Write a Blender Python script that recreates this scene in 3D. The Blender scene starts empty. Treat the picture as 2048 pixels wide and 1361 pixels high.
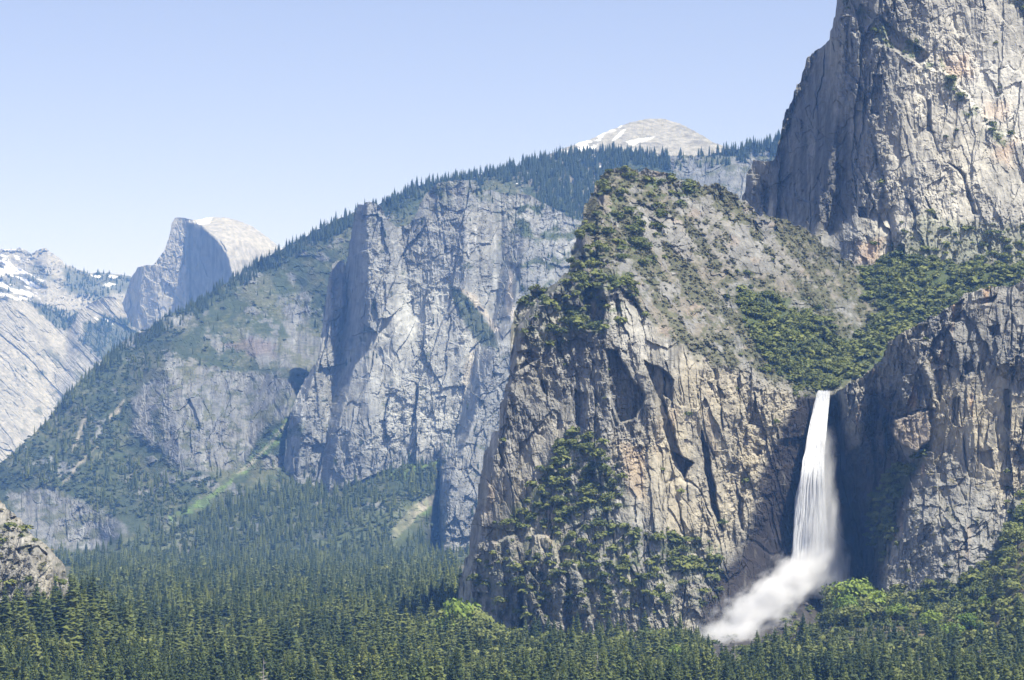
import bpy, math, numpy as np
from mathutils import Vector, Matrix
from math import radians, sin, cos, tan, pi

SC = bpy.context.scene
COL = SC.collection

# ------------------------------------------------------------------ camera, sky, sun, exposure
FPX = 5525.0                       # focal length in pixels of the 2048-wide photograph
PITCH = math.atan((1000 - 680.5) / FPX)
CAMZ = 140.0                       # the viewpoint stands this far above the valley floor
cam = bpy.data.cameras.new('camera'); cam.sensor_width = 36.0
cam.lens = 36.0 * FPX / 2048; cam.clip_start = 1.0; cam.clip_end = 60000
co = bpy.data.objects.new('camera', cam); COL.objects.link(co)
co.location = (0, 0, CAMZ); co.rotation_euler = (pi / 2 + PITCH, 0, 0)
SC.camera = co

SUN_EL, SUN_AZ = radians(61), radians(129)      # azimuth clockwise from the view direction (+Y)
S = Vector((cos(SUN_EL) * sin(SUN_AZ), cos(SUN_EL) * cos(SUN_AZ), sin(SUN_EL)))
w = bpy.data.worlds.new('World'); SC.world = w; w.use_nodes = True
nt = w.node_tree; bg = nt.nodes['Background']
sk = nt.nodes.new('ShaderNodeTexSky'); sk.sky_type = 'NISHITA'; sk.sun_disc = False
sk.sun_elevation = SUN_EL; sk.sun_rotation = SUN_AZ; sk.altitude = 1300
sk.air_density = 1.0; sk.dust_density = 0.6; sk.ozone_density = 1.6
tn_ = nt.nodes.new('ShaderNodeMix'); tn_.data_type = 'RGBA'; tn_.blend_type = 'MULTIPLY'; tn_.inputs['Factor'].default_value = 1
tn_.inputs['B'].default_value = (1.36, 1.07, 1.10, 1)          # white balance of the photograph's pale lavender sky
nt.links.new(sk.outputs[0], tn_.inputs['A']); nt.links.new(tn_.outputs['Result'], bg.inputs[0]); bg.inputs[1].default_value = 0.092
sl = bpy.data.lights.new('sun', 'SUN'); sl.energy = 5.0; sl.angle = radians(0.5); sl.color = (1.0, 0.975, 0.90)
so = bpy.data.objects.new('sun', sl); COL.objects.link(so)
so.rotation_euler = S.to_track_quat('Z', 'Y').to_euler(); so.location = (3000, -500, 4000)
SC.view_settings.view_transform = 'Standard'; SC.view_settings.look = 'None'
SC.view_settings.exposure = 0.70; SC.view_settings.gamma = 1
SC.render.engine = 'CYCLES'
SC.cycles.max_bounces = 6; SC.cycles.diffuse_bounces = 2; SC.cycles.volume_bounces = 3
SC.cycles.transparent_max_bounces = 24
SC.cycles.volume_step_rate = 1.0; SC.cycles.use_denoising = True
SC.cycles.use_adaptive_sampling = False; SC.cycles.denoising_prefilter = 'ACCURATE'

ST, CT = sin(PITCH), cos(PITCH)
def P(u, v, d):
    """world point of photograph position (u, v) at d metres from the viewpoint"""
    a = (np.asarray(u, float) - 1024) / FPX; b = (680.5 - np.asarray(v, float)) / FPX; d = np.asarray(d, float)
    return np.stack([a * d, (CT - b * ST) * d, CAMZ + (ST + b * CT) * d], -1)
def proj(p):
    q = np.asarray(p, float); x, y, z = q[..., 0], q[..., 1], q[..., 2] - CAMZ
    dp = y * CT + z * ST; b = (-y * ST + z * CT) / dp
    return 1024 + x / dp * FPX, 680.5 - b * FPX, dp

# ------------------------------------------------------------------ noise
M32 = np.uint64(0xFFFFFFFF)
def hsh(ix, iy, seed):
    h = (ix.astype(np.int64).astype(np.uint64) * np.uint64(374761393) + iy.astype(np.int64).astype(np.uint64) * np.uint64(668265263)
         + np.uint64(seed * 974711 + 12345)) & M32
    h = ((h ^ (h >> np.uint64(13))) * np.uint64(1274126177)) & M32
    h = ((h ^ (h >> np.uint64(16))) * np.uint64(2246822519)) & M32
    return h ^ (h >> np.uint64(15))
GA = np.arange(256) / 256 * 2 * pi
GX, GY = np.cos(GA), np.sin(GA)
def pn(x, y, seed=0):
    ix = np.floor(x); iy = np.floor(y); fx = x - ix; fy = y - iy
    ux = fx * fx * fx * (fx * (fx * 6 - 15) + 10); uy = fy * fy * fy * (fy * (fy * 6 - 15) + 10)
    def g(a, b):
        k = (hsh(ix + a, iy + b, seed) & np.uint64(255)).astype(np.int64)
        return GX[k] * (fx - a) + GY[k] * (fy - b)
    n0 = g(0, 0); n1 = g(1, 0); n2 = g(0, 1); n3 = g(1, 1)
    a = n0 + ux * (n1 - n0); b = n2 + ux * (n3 - n2)
    return (a + uy * (b - a)) * 1.5
def fbm(x, y, seed=0, oc=4, gain=0.5):
    s = 0; a = 1; t = 0
    for k in range(oc):
        s = s + a * pn(x * 2 ** k, y * 2 ** k, seed + 17 * k); t += a; a *= gain
    return s / t * 1.4
def ridg(x, y, seed=0, oc=3):
    s = 0; a = 1; t = 0
    for k in range(oc):
        s = s + a * (1 - 2 * np.abs(pn(x * 2 ** k, y * 2 ** k, seed + 31 * k))); t += a; a *= .5
    return s / t
def wor(x, y, seed=0):
    """cells: nearest distance, second distance, three random numbers of the cell, offset to its centre"""
    ix = np.floor(x); iy = np.floor(y)
    f1 = np.full(x.shape, 9.0); f2 = np.full(x.shape, 9.0)
    bh = np.zeros(x.shape, np.uint64); bx = np.zeros(x.shape); by = np.zeros(x.shape)
    for a in (-1, 0, 1):
        for b in (-1, 0, 1):
            h = hsh(ix + a, iy + b, seed)
            px = ix + a + ((h & np.uint64(1023)).astype(float) / 1024); py = iy + b + (((h >> np.uint64(10)) & np.uint64(1023)).astype(float) / 1024)
            dx = x - px; dy = y - py; d = np.sqrt(dx * dx + dy * dy)
            m = d < f1
            f2 = np.where(m, f1, np.minimum(f2, d)); f1 = np.where(m, d, f1)
            bh = np.where(m, h, bh); bx = np.where(m, dx, bx); by = np.where(m, dy, by)
    h2 = hsh(bh.astype(np.int64), bh.astype(np.int64) >> 7, seed + 5)
    r = [((h2 >> np.uint64(k)) & np.uint64(1023)).astype(float) / 511.5 - 1 for k in (0, 10, 20)]
    return f1, f2, r[0], r[1], r[2], bx, by
def sm(x, a=0.0, b=1.0):
    t = np.clip((x - a) / (b - a), 0, 1); return t * t * (3 - 2 * t)
def mix(a, b, t):
    return a + (np.asarray(b) - a) * t[..., None]

# ------------------------------------------------------------------ outlines and ribs traced in photograph positions
def poly(u, v, pts, feather=10, rough=10, seed=3):
    """soft mask of a polygon with a ragged edge"""
    p = np.array(pts, float); m = np.zeros(u.shape); pad = feather + rough * 2
    bb = (u > p[:, 0].min() - pad) & (u < p[:, 0].max() + pad) & (v > p[:, 1].min() - pad) & (v < p[:, 1].max() + pad)
    if not bb.any(): return m
    x = u[bb]; y = v[bb]
    if rough:
        x = x + rough * fbm(x / 30, y / 30, seed, 4, .65); y = y + rough * fbm(x / 30 + 9, y / 30, seed + 3, 4, .65)
    ins = np.zeros(x.shape, bool); dd = np.full(x.shape, 1e9)
    for k in range(len(p)):
        x0, y0 = p[k - 1]; x1, y1 = p[k]
        c = ((y0 > y) != (y1 > y)); ins ^= c & (x < (x1 - x0) * (y - y0) / (y1 - y0 + 1e-9) + x0)
        ex, ey = x1 - x0, y1 - y0; t = np.clip(((x - x0) * ex + (y - y0) * ey) / (ex * ex + ey * ey + 1e-9), 0, 1)
        dd = np.minimum(dd, np.hypot(x - x0 - t * ex, y - y0 - t * ey))
    sd = np.where(ins, dd, -dd)
    m[bb] = sm(sd, -feather, feather); return m
def ribs(u, v, R):
    U = []; D = []
    for r in R:
        a = np.array(r, float); a = a[np.argsort(a[:, 1])]
        U.append(np.interp(v, a[:, 1], a[:, 0])); D.append(np.interp(v, a[:, 1], a[:, 2]))
    for k in range(1, len(U)): U[k] = np.maximum(U[k], U[k - 1] + .5)
    d = np.where(u < U[0], D[0], D[-1])
    for k in range(len(U) - 1):
        m = (u >= U[k]) & (u < U[k + 1]); t = (u - U[k]) / (U[k + 1] - U[k])
        d = np.where(m, D[k] + t * (D[k + 1] - D[k]), d)
    return d
def blur(a, n):
    for ax in (0, 1):
        for _ in range(2):
            p = np.pad(a, [(n, n) if k == ax else (0, 0) for k in (0, 1)], mode='edge'); c = np.cumsum(p, ax)
            z = np.zeros_like(np.take(c, [0], ax)); c = np.concatenate([z, c], ax)
            k = 2 * n + 1
            a = (np.take(c, range(k, c.shape[ax]), ax) - np.take(c, range(0, c.shape[ax] - k), ax)) / k
    return a

# ------------------------------------------------------------------ mesh helpers
def tag(o, label=None, cat=None, group=None, kind=None):
    if label: o['label'] = label
    if cat: o['category'] = cat
    if group: o['group'] = group
    if kind: o['kind'] = kind
    return o
def mesh(name, V, F, mat, attrs=None, smooth=False):
    """F: int array (n, 3) or (n, 4)"""
    me = bpy.data.meshes.new(name); n, k = F.shape
    me.vertices.add(len(V)); me.vertices.foreach_set('co', np.ascontiguousarray(V, np.float32).ravel())
    me.loops.add(n * k); me.loops.foreach_set('vertex_index', np.ascontiguousarray(F, np.int32).ravel())
    me.polygons.add(n); me.polygons.foreach_set('loop_start', np.arange(0, n * k, k, dtype=np.int32))
    me.polygons.foreach_set('loop_total', np.full(n, k, np.int32))
    me.polygons.foreach_set('use_smooth', np.full(n, smooth, bool))
    for an, (ty, dom, arr) in (attrs or {}).items():
        at = me.attributes.new(an, ty, dom)
        if ty == 'FLOAT_COLOR':
            c = np.ones((len(arr), 4), np.float32); c[:, :3] = arr; at.data.foreach_set('color', c.ravel())
        else: at.data.foreach_set('value', np.ascontiguousarray(arr, np.float32))
    if mat: me.materials.append(mat)
    me.update(calc_edges=True); me.validate()
    return me
def link(name, me, parent=None):
    o = bpy.data.objects.new(name, me); COL.objects.link(o)
    if parent: o.parent = parent
    return o

# ------------------------------------------------------------------ materials
def newmat(name):
    m = bpy.data.materials.new(name); m.use_nodes = True
    return m, m.node_tree, m.node_tree.nodes['Principled BSDF']
def rock_mat(name, grain, bump):
    m, t, b = newmat(name); N, L = t.nodes, t.links
    at = N.new('ShaderNodeAttribute'); at.attribute_name = 'albedo'
    tc = N.new('ShaderNodeNewGeometry')
    mp = N.new('ShaderNodeMapping'); mp.inputs['Scale'].default_value = (1, 1, .45); L.new(tc.outputs['Position'], mp.inputs[0])
    n1 = N.new('ShaderNodeTexNoise'); n1.inputs['Scale'].default_value = 1 / grain; n1.inputs['Detail'].default_value = 6
    n1.inputs['Roughness'].default_value = .7; L.new(mp.outputs[0], n1.inputs[0])
    r = N.new('ShaderNodeMapRange'); r.inputs[1].default_value = .3; r.inputs[2].default_value = .7
    r.inputs[3].default_value = .6; r.inputs[4].default_value = 1.4; L.new(n1.outputs[0], r.inputs[0])
    mu = N.new('ShaderNodeVectorMath'); mu.operation = 'SCALE'; L.new(at.outputs['Color'], mu.inputs[0]); L.new(r.outputs[0], mu.inputs['Scale'])
    L.new(mu.outputs[0], b.inputs['Base Color']); b.inputs['Roughness'].default_value = .95
    b.inputs['Specular IOR Level'].default_value = .15
    bu = N.new('ShaderNodeBump'); bu.inputs['Strength'].default_value = 1.0; bu.inputs['Distance'].default_value = bump
    L.new(n1.outputs[0], bu.inputs['Height']); L.new(bu.outputs[0], b.inputs['Normal'])
    return m
def leaf_mat(name, c0, c1, attr=True, dead=None):
    m, t, b = newmat(name); N, L = t.nodes, t.links
    if attr:
        a = N.new('ShaderNodeAttribute'); a.attribute_name = 'tint'; src = a.outputs['Fac']
    else:
        a = N.new('ShaderNodeObjectInfo'); src = a.outputs['Random']
    g = N.new('ShaderNodeNewGeometry'); n = N.new('ShaderNodeTexNoise'); n.inputs['Scale'].default_value = .7; n.inputs['Detail'].default_value = 2
    L.new(g.outputs['Position'], n.inputs[0])
    ad = N.new('ShaderNodeMath'); ad.operation = 'MULTIPLY_ADD'; ad.inputs[1].default_value = .7
    L.new(n.outputs[0], ad.inputs[0]); L.new(src, ad.inputs[2])
    sb = N.new('ShaderNodeMath'); sb.operation = 'SUBTRACT'; sb.inputs[1].default_value = .35; sb.use_clamp = True; L.new(ad.outputs[0], sb.inputs[0])
    mx = N.new('ShaderNodeMix'); mx.data_type = 'RGBA'; L.new(sb.outputs[0], mx.inputs['Factor'])
    mx.inputs['A'].default_value = (*c0, 1); mx.inputs['B'].default_value = (*c1, 1)
    L.new(mx.outputs['Result'], b.inputs['Base Color']); b.inputs['Roughness'].default_value = .7
    b.inputs['Specular IOR Level'].default_value = .25
    tr = N.new('ShaderNodeBsdfTranslucent'); L.new(mx.outputs['Result'], tr.inputs[0])
    ms = N.new('ShaderNodeMixShader'); ms.inputs[0].default_value = .12
    L.new(b.outputs[0], ms.inputs[1]); L.new(tr.outputs[0], ms.inputs[2]); L.new(ms.outputs[0], N['Material Output'].inputs[0])
    return m
MAT = dict(
    rock=rock_mat('granite', 7, 1.2), far=rock_mat('distant granite', 22, 3),
    fir=leaf_mat('fir needles', (.04, .062, .018), (.14, .165, .042)),
    ridgefir=leaf_mat('ridge needles', (.034, .055, .024), (.075, .10, .04)),
    oak=leaf_mat('oak leaves', (.082, .108, .026), (.185, .205, .058)),
    brush=leaf_mat('dry brush leaves', (.12, .125, .06), (.22, .205, .125)),
    dfir=leaf_mat('dark fir needles', (.036, .058, .018), (.088, .116, .03), False),
    yfir=leaf_mat('yellow green needles', (.09, .12, .03), (.16, .18, .05), False),
    roak=leaf_mat('round oak leaves', (.078, .104, .026), (.175, .198, .055), False),
    lime=leaf_mat('lime spring leaves', (.10, .165, .022), (.20, .265, .042), False))
def plain(name, c, s=.4):
    m, t, b = newmat(name); n = t.nodes.new('ShaderNodeTexNoise'); n.inputs['Scale'].default_value = 1.5
    g = t.nodes.new('ShaderNodeNewGeometry'); t.links.new(g.outputs['Position'], n.inputs[0])
    x = t.nodes.new('ShaderNodeMix'); x.data_type = 'RGBA'; t.links.new(n.outputs[0], x.inputs['Factor'])
    x.inputs['A'].default_value = (*[k * (1 - s) for k in c], 1); x.inputs['B'].default_value = (*[k * (1 + s) for k in c], 1)
    t.links.new(x.outputs['Result'], b.inputs['Base Color']); b.inputs['Roughness'].default_value = .9; return m
MAT['stone'] = plain('wet stone', (.11, .105, .10)); MAT['bark'] = plain('bark', (.10, .07, .05)); MAT['snag'] = plain('bleached dead wood', (.34, .31, .28))

# ------------------------------------------------------------------ rock faces
def blocks(x, z, w, h, seed):
    """upright jointed blocks: a random number and a random tilt per block"""
    x = x / w; ix = np.floor(x); off = (hsh(ix, ix * 0 + 3, seed) & np.uint64(1023)).astype(float) / 1024
    z = z / h * (.7 + .6 * off) + off * 7; iz = np.floor(z); q = hsh(ix, iz, seed + 9)
    r = [((q >> np.uint64(k)) & np.uint64(1023)).astype(float) / 511.5 - 1 for k in (0, 10, 20)]
    return r[0], r[1] * (x - ix - .5), r[2] * (z - iz - .5)
def relief(X, Z, s=1.0, seed=0, lean=0.0, fine=1.0):
    X = (X + lean * Z) / s; Z = Z / s
    n1 = fbm(X / 45, Z / 90, seed + 1, 5, .55); n2 = fbm(X / 50, Z / 50, seed + 2, 5, .55)
    wx = X + 7 * n1; wz = Z + 12 * n2
    slab = .3 + .95 * sm(fbm(X / 75, Z / 110, seed + 6, 3) + .35 * fbm(X / 22, Z / 30, seed + 7, 2), -.28, .3)
    r = 0; tint = 0
    for k, (cw, ch, am) in enumerate([(64, 160, 6.5), (27, 62, 4.6), (11, 24, 2.2)]):
        f1, f2, a, b, c, dx, dz = wor(wx / cw, wz / ch, seed + 10 + k)
        r = r + am * (.8 * a + 1.7 * b * dx + 1.0 * c * dz); tint = tint + a * (.3, .25, .15)[k]
    sx = X + 2.5 * n1 + 1.2 * fbm(X / 9, Z / 30, seed + 3, 3); sz = Z + 5 * n2 + 1.2 * fbm(X / 6, Z / 6, seed + 4, 3)
    for k, (cw, ch, am, ln) in enumerate([(19, 60, 2.6, .25), (13, 24, 2.2, -.2), (6, 11, 1.9, .1), (2.7, 4.6, 1.25, -.1)]):
        a, b, c = blocks(sx + ln * sz, sz - ln * sx, cw, ch, seed + 20 + k)
        r = r + am * slab * (.7 * a + 1.2 * b + 1.1 * c) * (1 if k > 1 or fine == 1 else .8 + .2 * fine) * (fine if k > 1 else 1); tint = tint + a * (.15, .2, .2, .15)[k]
    gap = sm(n2 + .6 * n1, -.25, .25)
    for k, (cw, ch, wd, am) in enumerate([(34, 130, .05, 5), (15, 60, .07, 2.6)]):
        cr = pn((wx * .7 + X * .3) / cw + .15 * k * Z / ch, wz / ch, seed + 44 + k); r = r + am * np.maximum(0, 1 - np.abs(cr) / wd) * gap * (1 if fine == 1 else .45)
    r = r - 3.0 * ridg(wx / 26, Z / 170, seed + 40, 3) + 2.8 * slab * fine * fbm(X / 7, Z / 10, seed + 50, 5, .7)
    return r * s, np.clip(tint, -1, 1)
def slope_relief(X, Z, s=1.0, seed=0):
    f1, f2, a, b, c, dx, dz = wor(X / (30 * s) + fbm(X / 20, Z / 20, seed), Z / (24 * s), seed + 3)
    g1, g2, a2, b2, c2, ex, ez = wor(X / (9 * s), Z / (7 * s), seed + 4)
    return s * (5 * fbm(X / (60 * s), Z / (40 * s), seed + 5, 6, .62) + 2.4 * (a + b * dx + c * dz) + 1.2 * (a2 + b2 * ex + c2 * ez)), a * .5 + a2 * .4
LAND = {}
def sheet(name, T, B, u0, u1, du, dv, d0, depth, color, mat, label, cat, edge=3, edge_s=16, back=400, fall=.5, seed=0, more=(0, 0)):
    """a landform from its skyline T down to its foot B; depth(u, v, X, Z) is metres from the viewpoint; the top rolls over backwards"""
    u = np.concatenate([np.arange(u0 - more[0], u0, 5.0), np.arange(u0, u1, du), np.arange(u1, u1 + more[1], 5.0)]); T = np.array(T, float); B = np.array(B, float)
    t = np.interp(u, T[:, 0], T[:, 1]); b = np.interp(u, B[:, 0], B[:, 1])
    arc = np.concatenate([[0], np.cumsum(np.hypot(*np.diff(T, axis=0).T))]); q = np.arange(0, arc[-1], 2.0)
    tx, ty = np.interp(q, arc, T[:, 0]), np.interp(q, arc, T[:, 1]); nx, ny = np.gradient(ty), -np.gradient(tx); nl = np.hypot(nx, ny) + 1e-6
    off = edge * (fbm(q / edge_s, q * 0 + seed + .3, seed, 5, .65) + .6 * wor(q / (edge_s * .6), q * 0 + seed + .5, seed)[2])
    tx = np.maximum.accumulate(tx + off * nx / nl); t = np.interp(u, tx + np.arange(len(tx)) * 1e-6, ty + off * ny / nl)
    vg = np.arange(t.min() - dv * .5, b.max() + dv, dv); U = np.repeat(u[:, None], len(vg), 1)
    V = np.minimum(np.maximum(vg[None], t[:, None]), np.maximum(b, t + 2)[:, None])
    X = (U - 1024) / FPX * d0; Z = -V / FPX * d0
    D = depth(U, V, X, Z); A, veg = color(U, V, X, Z)
    Pt = P(U, V, D)
    nb = 7; rows = [Pt]; ca = [A]
    bk = []
    for k in range(nb, 0, -1):
        q = Pt[:, 0].copy(); L = back * (k / nb) ** 1.6
        q[:, 1] += L; q[:, 0] *= 1 + L / np.maximum(q[:, 1], 1) * .9
        q[:, 2] -= fall * L * (k / nb) + 3 * k * 0; bk.append(q)
    Pt2 = np.concatenate([np.stack(bk, 1), Pt], 1); A2 = np.concatenate([np.repeat(A[:, :1], nb, 1), A], 1)
    nu, n2 = Pt2.shape[:2]; I = np.arange(nu * n2).reshape(nu, n2)
    F = np.stack([I[:-1, :-1], I[:-1, 1:], I[1:, 1:], I[1:, :-1]], -1)
    V2 = np.concatenate([V[:, :1] - 9 + np.arange(nb)[None] * .5, V], 1)
    F = F[(V2[:-1, :-1] != V2[:-1, 1:]) | (V2[1:, :-1] != V2[1:, 1:])]
    me = mesh(name, Pt2.reshape(-1, 3), F, mat, {'albedo': ('FLOAT_COLOR', 'POINT', A2.reshape(-1, 3))})
    o = link(name, me); tag(o, label, cat, None, 'structure')
    LAND[label.split()[0] + name] = o
    return dict(U=U, V=V, P=Pt, veg=veg, D=D)

GREY = np.array((.215, .213, .198)); DGREY = np.array((.078, .078, .076)); TAN = np.array((.325, .295, .225)); PALE = np.array((.43, .42, .38))
ORANGE = np.array((.44, .29, .17)); WET = np.array((.040, .035, .034)); SNOW = np.array((.86, .88, .92))
SOIL = np.array((.20, .182, .148)); BRUSH = np.array((.10, .105, .062)); GREEN = np.array((.05, .07, .025)); LGREEN = np.array((.11, .17, .045))
def rockcol(X, Z, tint, s=1.0, seed=0, tan=.25, streak=.5):
    c = mix(np.broadcast_to(GREY, X.shape + (3,)), TAN, np.clip(tan + .45 * fbm(X / (60 * s), Z / (90 * s), seed + 60, 4) + .2 * tint, 0, 1))
    c = mix(c, PALE, sm(fbm(X / (26 * s), Z / (60 * s), seed + 61, 4) + .3 * tint, .25, .9) * .7)
    st = sm(fbm(X / (7 * s) + .6 * fbm(X / 30, Z / 40, seed), Z / (110 * s), seed + 62, 5, .65), .05, .55) * sm(fbm(X / (70 * s), Z / (110 * s), seed + 63, 3), -.35, .3)
    c = mix(c, DGREY, st * streak)
    s2 = sm(pn(X / (3.2 * s) + .5 * fbm(X / 20, Z / 30, seed), Z / (150 * s), seed + 65), .1, .5) * sm(fbm(X / (40 * s), Z / (70 * s), seed + 66, 3), -.1, .35)
    c = mix(c, DGREY * .8, s2 * streak * .8)
    c = mix(c, PALE * .95, sm(pn(X / (4 * s), Z / (130 * s), seed + 67), .2, .55) * sm(fbm(X / (40 * s), Z / (70 * s), seed + 68, 3), .0, .4) * .6)
    c = mix(c, DGREY, sm(fbm(X / (14 * s), Z / (16 * s), seed + 64, 5, .6), .22, .7) * .6)
    if s >= 2: c = c * np.array((.91, .965, 1.07))       # blue cast of distance haze tinted into the farther granite's colour
    return c * (1 + .16 * tint)[..., None]

# ================================================================== 1. main rock, hanging valley and alcove
A_T = [(880, 1330), (913, 1188), (929, 1120), (939, 1068), (955, 974), (968, 922), (989, 869), (1002, 807), (1012, 754), (1020, 702), (1024, 660), (1035, 608), (1046, 597),
       (1072, 582), (1101, 578), (1116, 564), (1132, 542), (1138, 512), (1153, 472), (1164, 420), (1175, 409), (1189, 380), (1197, 358), (1208, 346), (1230, 340), (1260, 337),
       (1290, 338), (1320, 346), (1357, 357), (1394, 367), (1431, 371), (1467, 378), (1478, 388), (1489, 403), (1511, 421), (1541, 434), (1570, 443), (1607, 459), (1633, 477),
       (1651, 495), (1673, 506), (1688, 522), (1749, 528), (1793, 512), (1830, 452), (1854, 434), (1951, 455), (2048, 482), (2180, 500)]
A_B = [(880, 1335), (2180, 1335)]
A_R = [[(1190, 340, 2950), (1130, 540, 2765), (1010, 700, 2725), (985, 870, 2700), (945, 1000, 2680), (905, 1190, 2665), (890, 1320, 2650)],
       [(1215, 340, 2905), (1165, 520, 2705), (1045, 640, 2645), (1012, 800, 2630), (982, 950, 2605), (942, 1150, 2585), (932, 1320, 2575)],
       [(1240, 345, 2900), (1205, 540, 2705), (1165, 620, 2668), (1150, 760, 2632), (1110, 900, 2595), (1060, 1100, 2548), (1050, 1320, 2530)],
       [(1290, 350, 2905), (1270, 500, 2790), (1212, 575, 2650), (1205, 700, 2612), (1210, 830, 2590), (1180, 1000, 2550), (1150, 1150, 2520), (1150, 1320, 2510)],
       [(1400, 372, 2930), (1360, 560, 2790), (1330, 680, 2640), (1315, 760, 2612), (1340, 900, 2600), (1330, 1050, 2560), (1300, 1180, 2530), (1300, 1320, 2515)],
       [(1480, 395, 2960), (1460, 560, 2830), (1440, 735, 2650), (1440, 830, 2630), (1440, 960, 2620), (1440, 1080, 2600), (1440, 1200, 2560), (1440, 1320, 2530)],
       [(1600, 460, 3010), (1570, 600, 2870), (1540, 760, 2682), (1535, 850, 2660), (1520, 1000, 2645), (1490, 1100, 2625), (1490, 1200, 2600), (1490, 1320, 2560)],
       [(1690, 525, 3080), (1640, 650, 2850), (1605, 788, 2705), (1590, 860, 2700), (1570, 1000, 2695), (1545, 1150, 2670), (1540, 1300, 2640)],
       [(1760, 530, 3150), (1700, 680, 2900), (1643, 790, 2725), (1640, 830, 2738), (1640, 1000, 2750), (1640, 1150, 2735), (1640, 1300, 2660)],
       [(1850, 440, 3250), (1800, 640, 2960), (1690, 780, 2740), (1700, 860, 2765), (1720, 1000, 2790), (1730, 1150, 2770), (1740, 1300, 2700)],
       [(2180, 480, 3200), (2120, 640, 3000), (1900, 800, 2850), (1900, 1300, 2800)]]
A_SLOPE = [(1215, 300), (1170, 420), (1195, 545), (1235, 582), (1284, 618), (1325, 675), (1371, 700), (1413, 728), (1507, 750), (1600, 786), (1643, 788), (1760, 760), (2200, 800), (2200, 300), (1700, 440), (1480, 340)]
A_DENSE = [(1475, 580), (1560, 590), (1620, 640), (1690, 680), (1760, 640), (1730, 585), (1720, 545), (1765, 520), (1830, 485), (1900, 525), (2060, 520), (2100, 640), (1810, 700), (1745, 745), (1640, 792), (1570, 765), (1515, 700)]
A_RAMP2 = [(1020, 560), (1100, 560), (1140, 500), (1200, 500), (1215, 570), (1180, 640), (1130, 720), (1060, 690), (1025, 680)]
A_RAMP = [(1150, 862), (1200, 880), (1215, 930), (1245, 985), (1262, 1010), (1190, 1035), (1130, 1040), (1140, 1090), (1190, 1160), (1240, 1120), (1330, 1085), (1380, 1075), (1440, 1100), (1450, 1150), (1390, 1150), (1300, 1140), (1270, 1190), (1200, 1200), (1160, 1110), (1095, 1060), (1020, 1020), (1080, 965), (1110, 900)]
A_WET = [(1606, 785), (1575, 840), (1545, 900), (1522, 960), (1515, 1020), (1490, 1090), (1440, 1150), (1395, 1215), (1430, 1320), (1700, 1260), (1830, 1180), (1790, 1000), (1740, 930), (1690, 800)]
A_TAN = [(1230, 880), (1290, 890), (1330, 800), (1370, 715), (1500, 750), (1600, 800), (1560, 900), (1525, 1000), (1490, 1100), (1440, 1120), (1350, 1090), (1280, 1010)]
A_REC = [([(1130, 490), (1160, 470), (1172, 520), (1160, 560), (1135, 545)], 14), ([(1175, 470), (1190, 460), (1196, 520), (1180, 530)], 14), ([(1062, 585), (1100, 585), (1104, 612), (1074, 612)], 14), ([(1108, 590), (1132, 590), (1135, 622), (1112, 625)], 14), ([(1085, 760), (1096, 765), (1092, 800), (1084, 795)], 9), ([(1000, 860), (1012, 850), (1008, 930), (996, 950)], 9), ([(1212, 698), (1235, 702), (1262, 755), (1293, 790), (1272, 835), (1240, 850), (1218, 790)], 24), ([(1288, 722), (1322, 735), (1348, 760), (1342, 800), (1326, 790), (1350, 870), (1364, 915), (1384, 922), (1368, 955), (1348, 930), (1328, 860), (1312, 790)], 18),
         ([(1345, 905), (1386, 925), (1367, 957)], 22), ([(1402, 860), (1416, 900), (1444, 1062), (1424, 1020), (1410, 940)], 24), ([(1165, 585), (1195, 565), (1215, 610), (1200, 660), (1172, 660)], 22), ([(1035, 705), (1060, 700), (1080, 715), (1040, 740)], 12),
         ([(1196, 352), (1208, 372), (1204, 412), (1192, 395)], 22), ([(1236, 575), (1262, 590), (1290, 630), (1286, 655), (1262, 620)], 16), ([(1150, 780), (1175, 790), (1172, 860), (1152, 850)], 12),
         ([(1470, 960), (1482, 1000), (1486, 1060), (1476, 1040)], 9), ([(1507, 898), (1522, 902), (1518, 914), (1506, 908)], 9)]
A_PIN = [([(985, 1085), (1030, 1070), (1038, 1180), (1042, 1310), (962, 1310), (968, 1200)], 22), ([(1066, 1072), (1100, 1075), (1130, 1150), (1128, 1310), (1048, 1310), (1046, 1180)], 26), ([(1130, 1128), (1152, 1132), (1182, 1225), (1130, 1232)], 20)]
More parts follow.
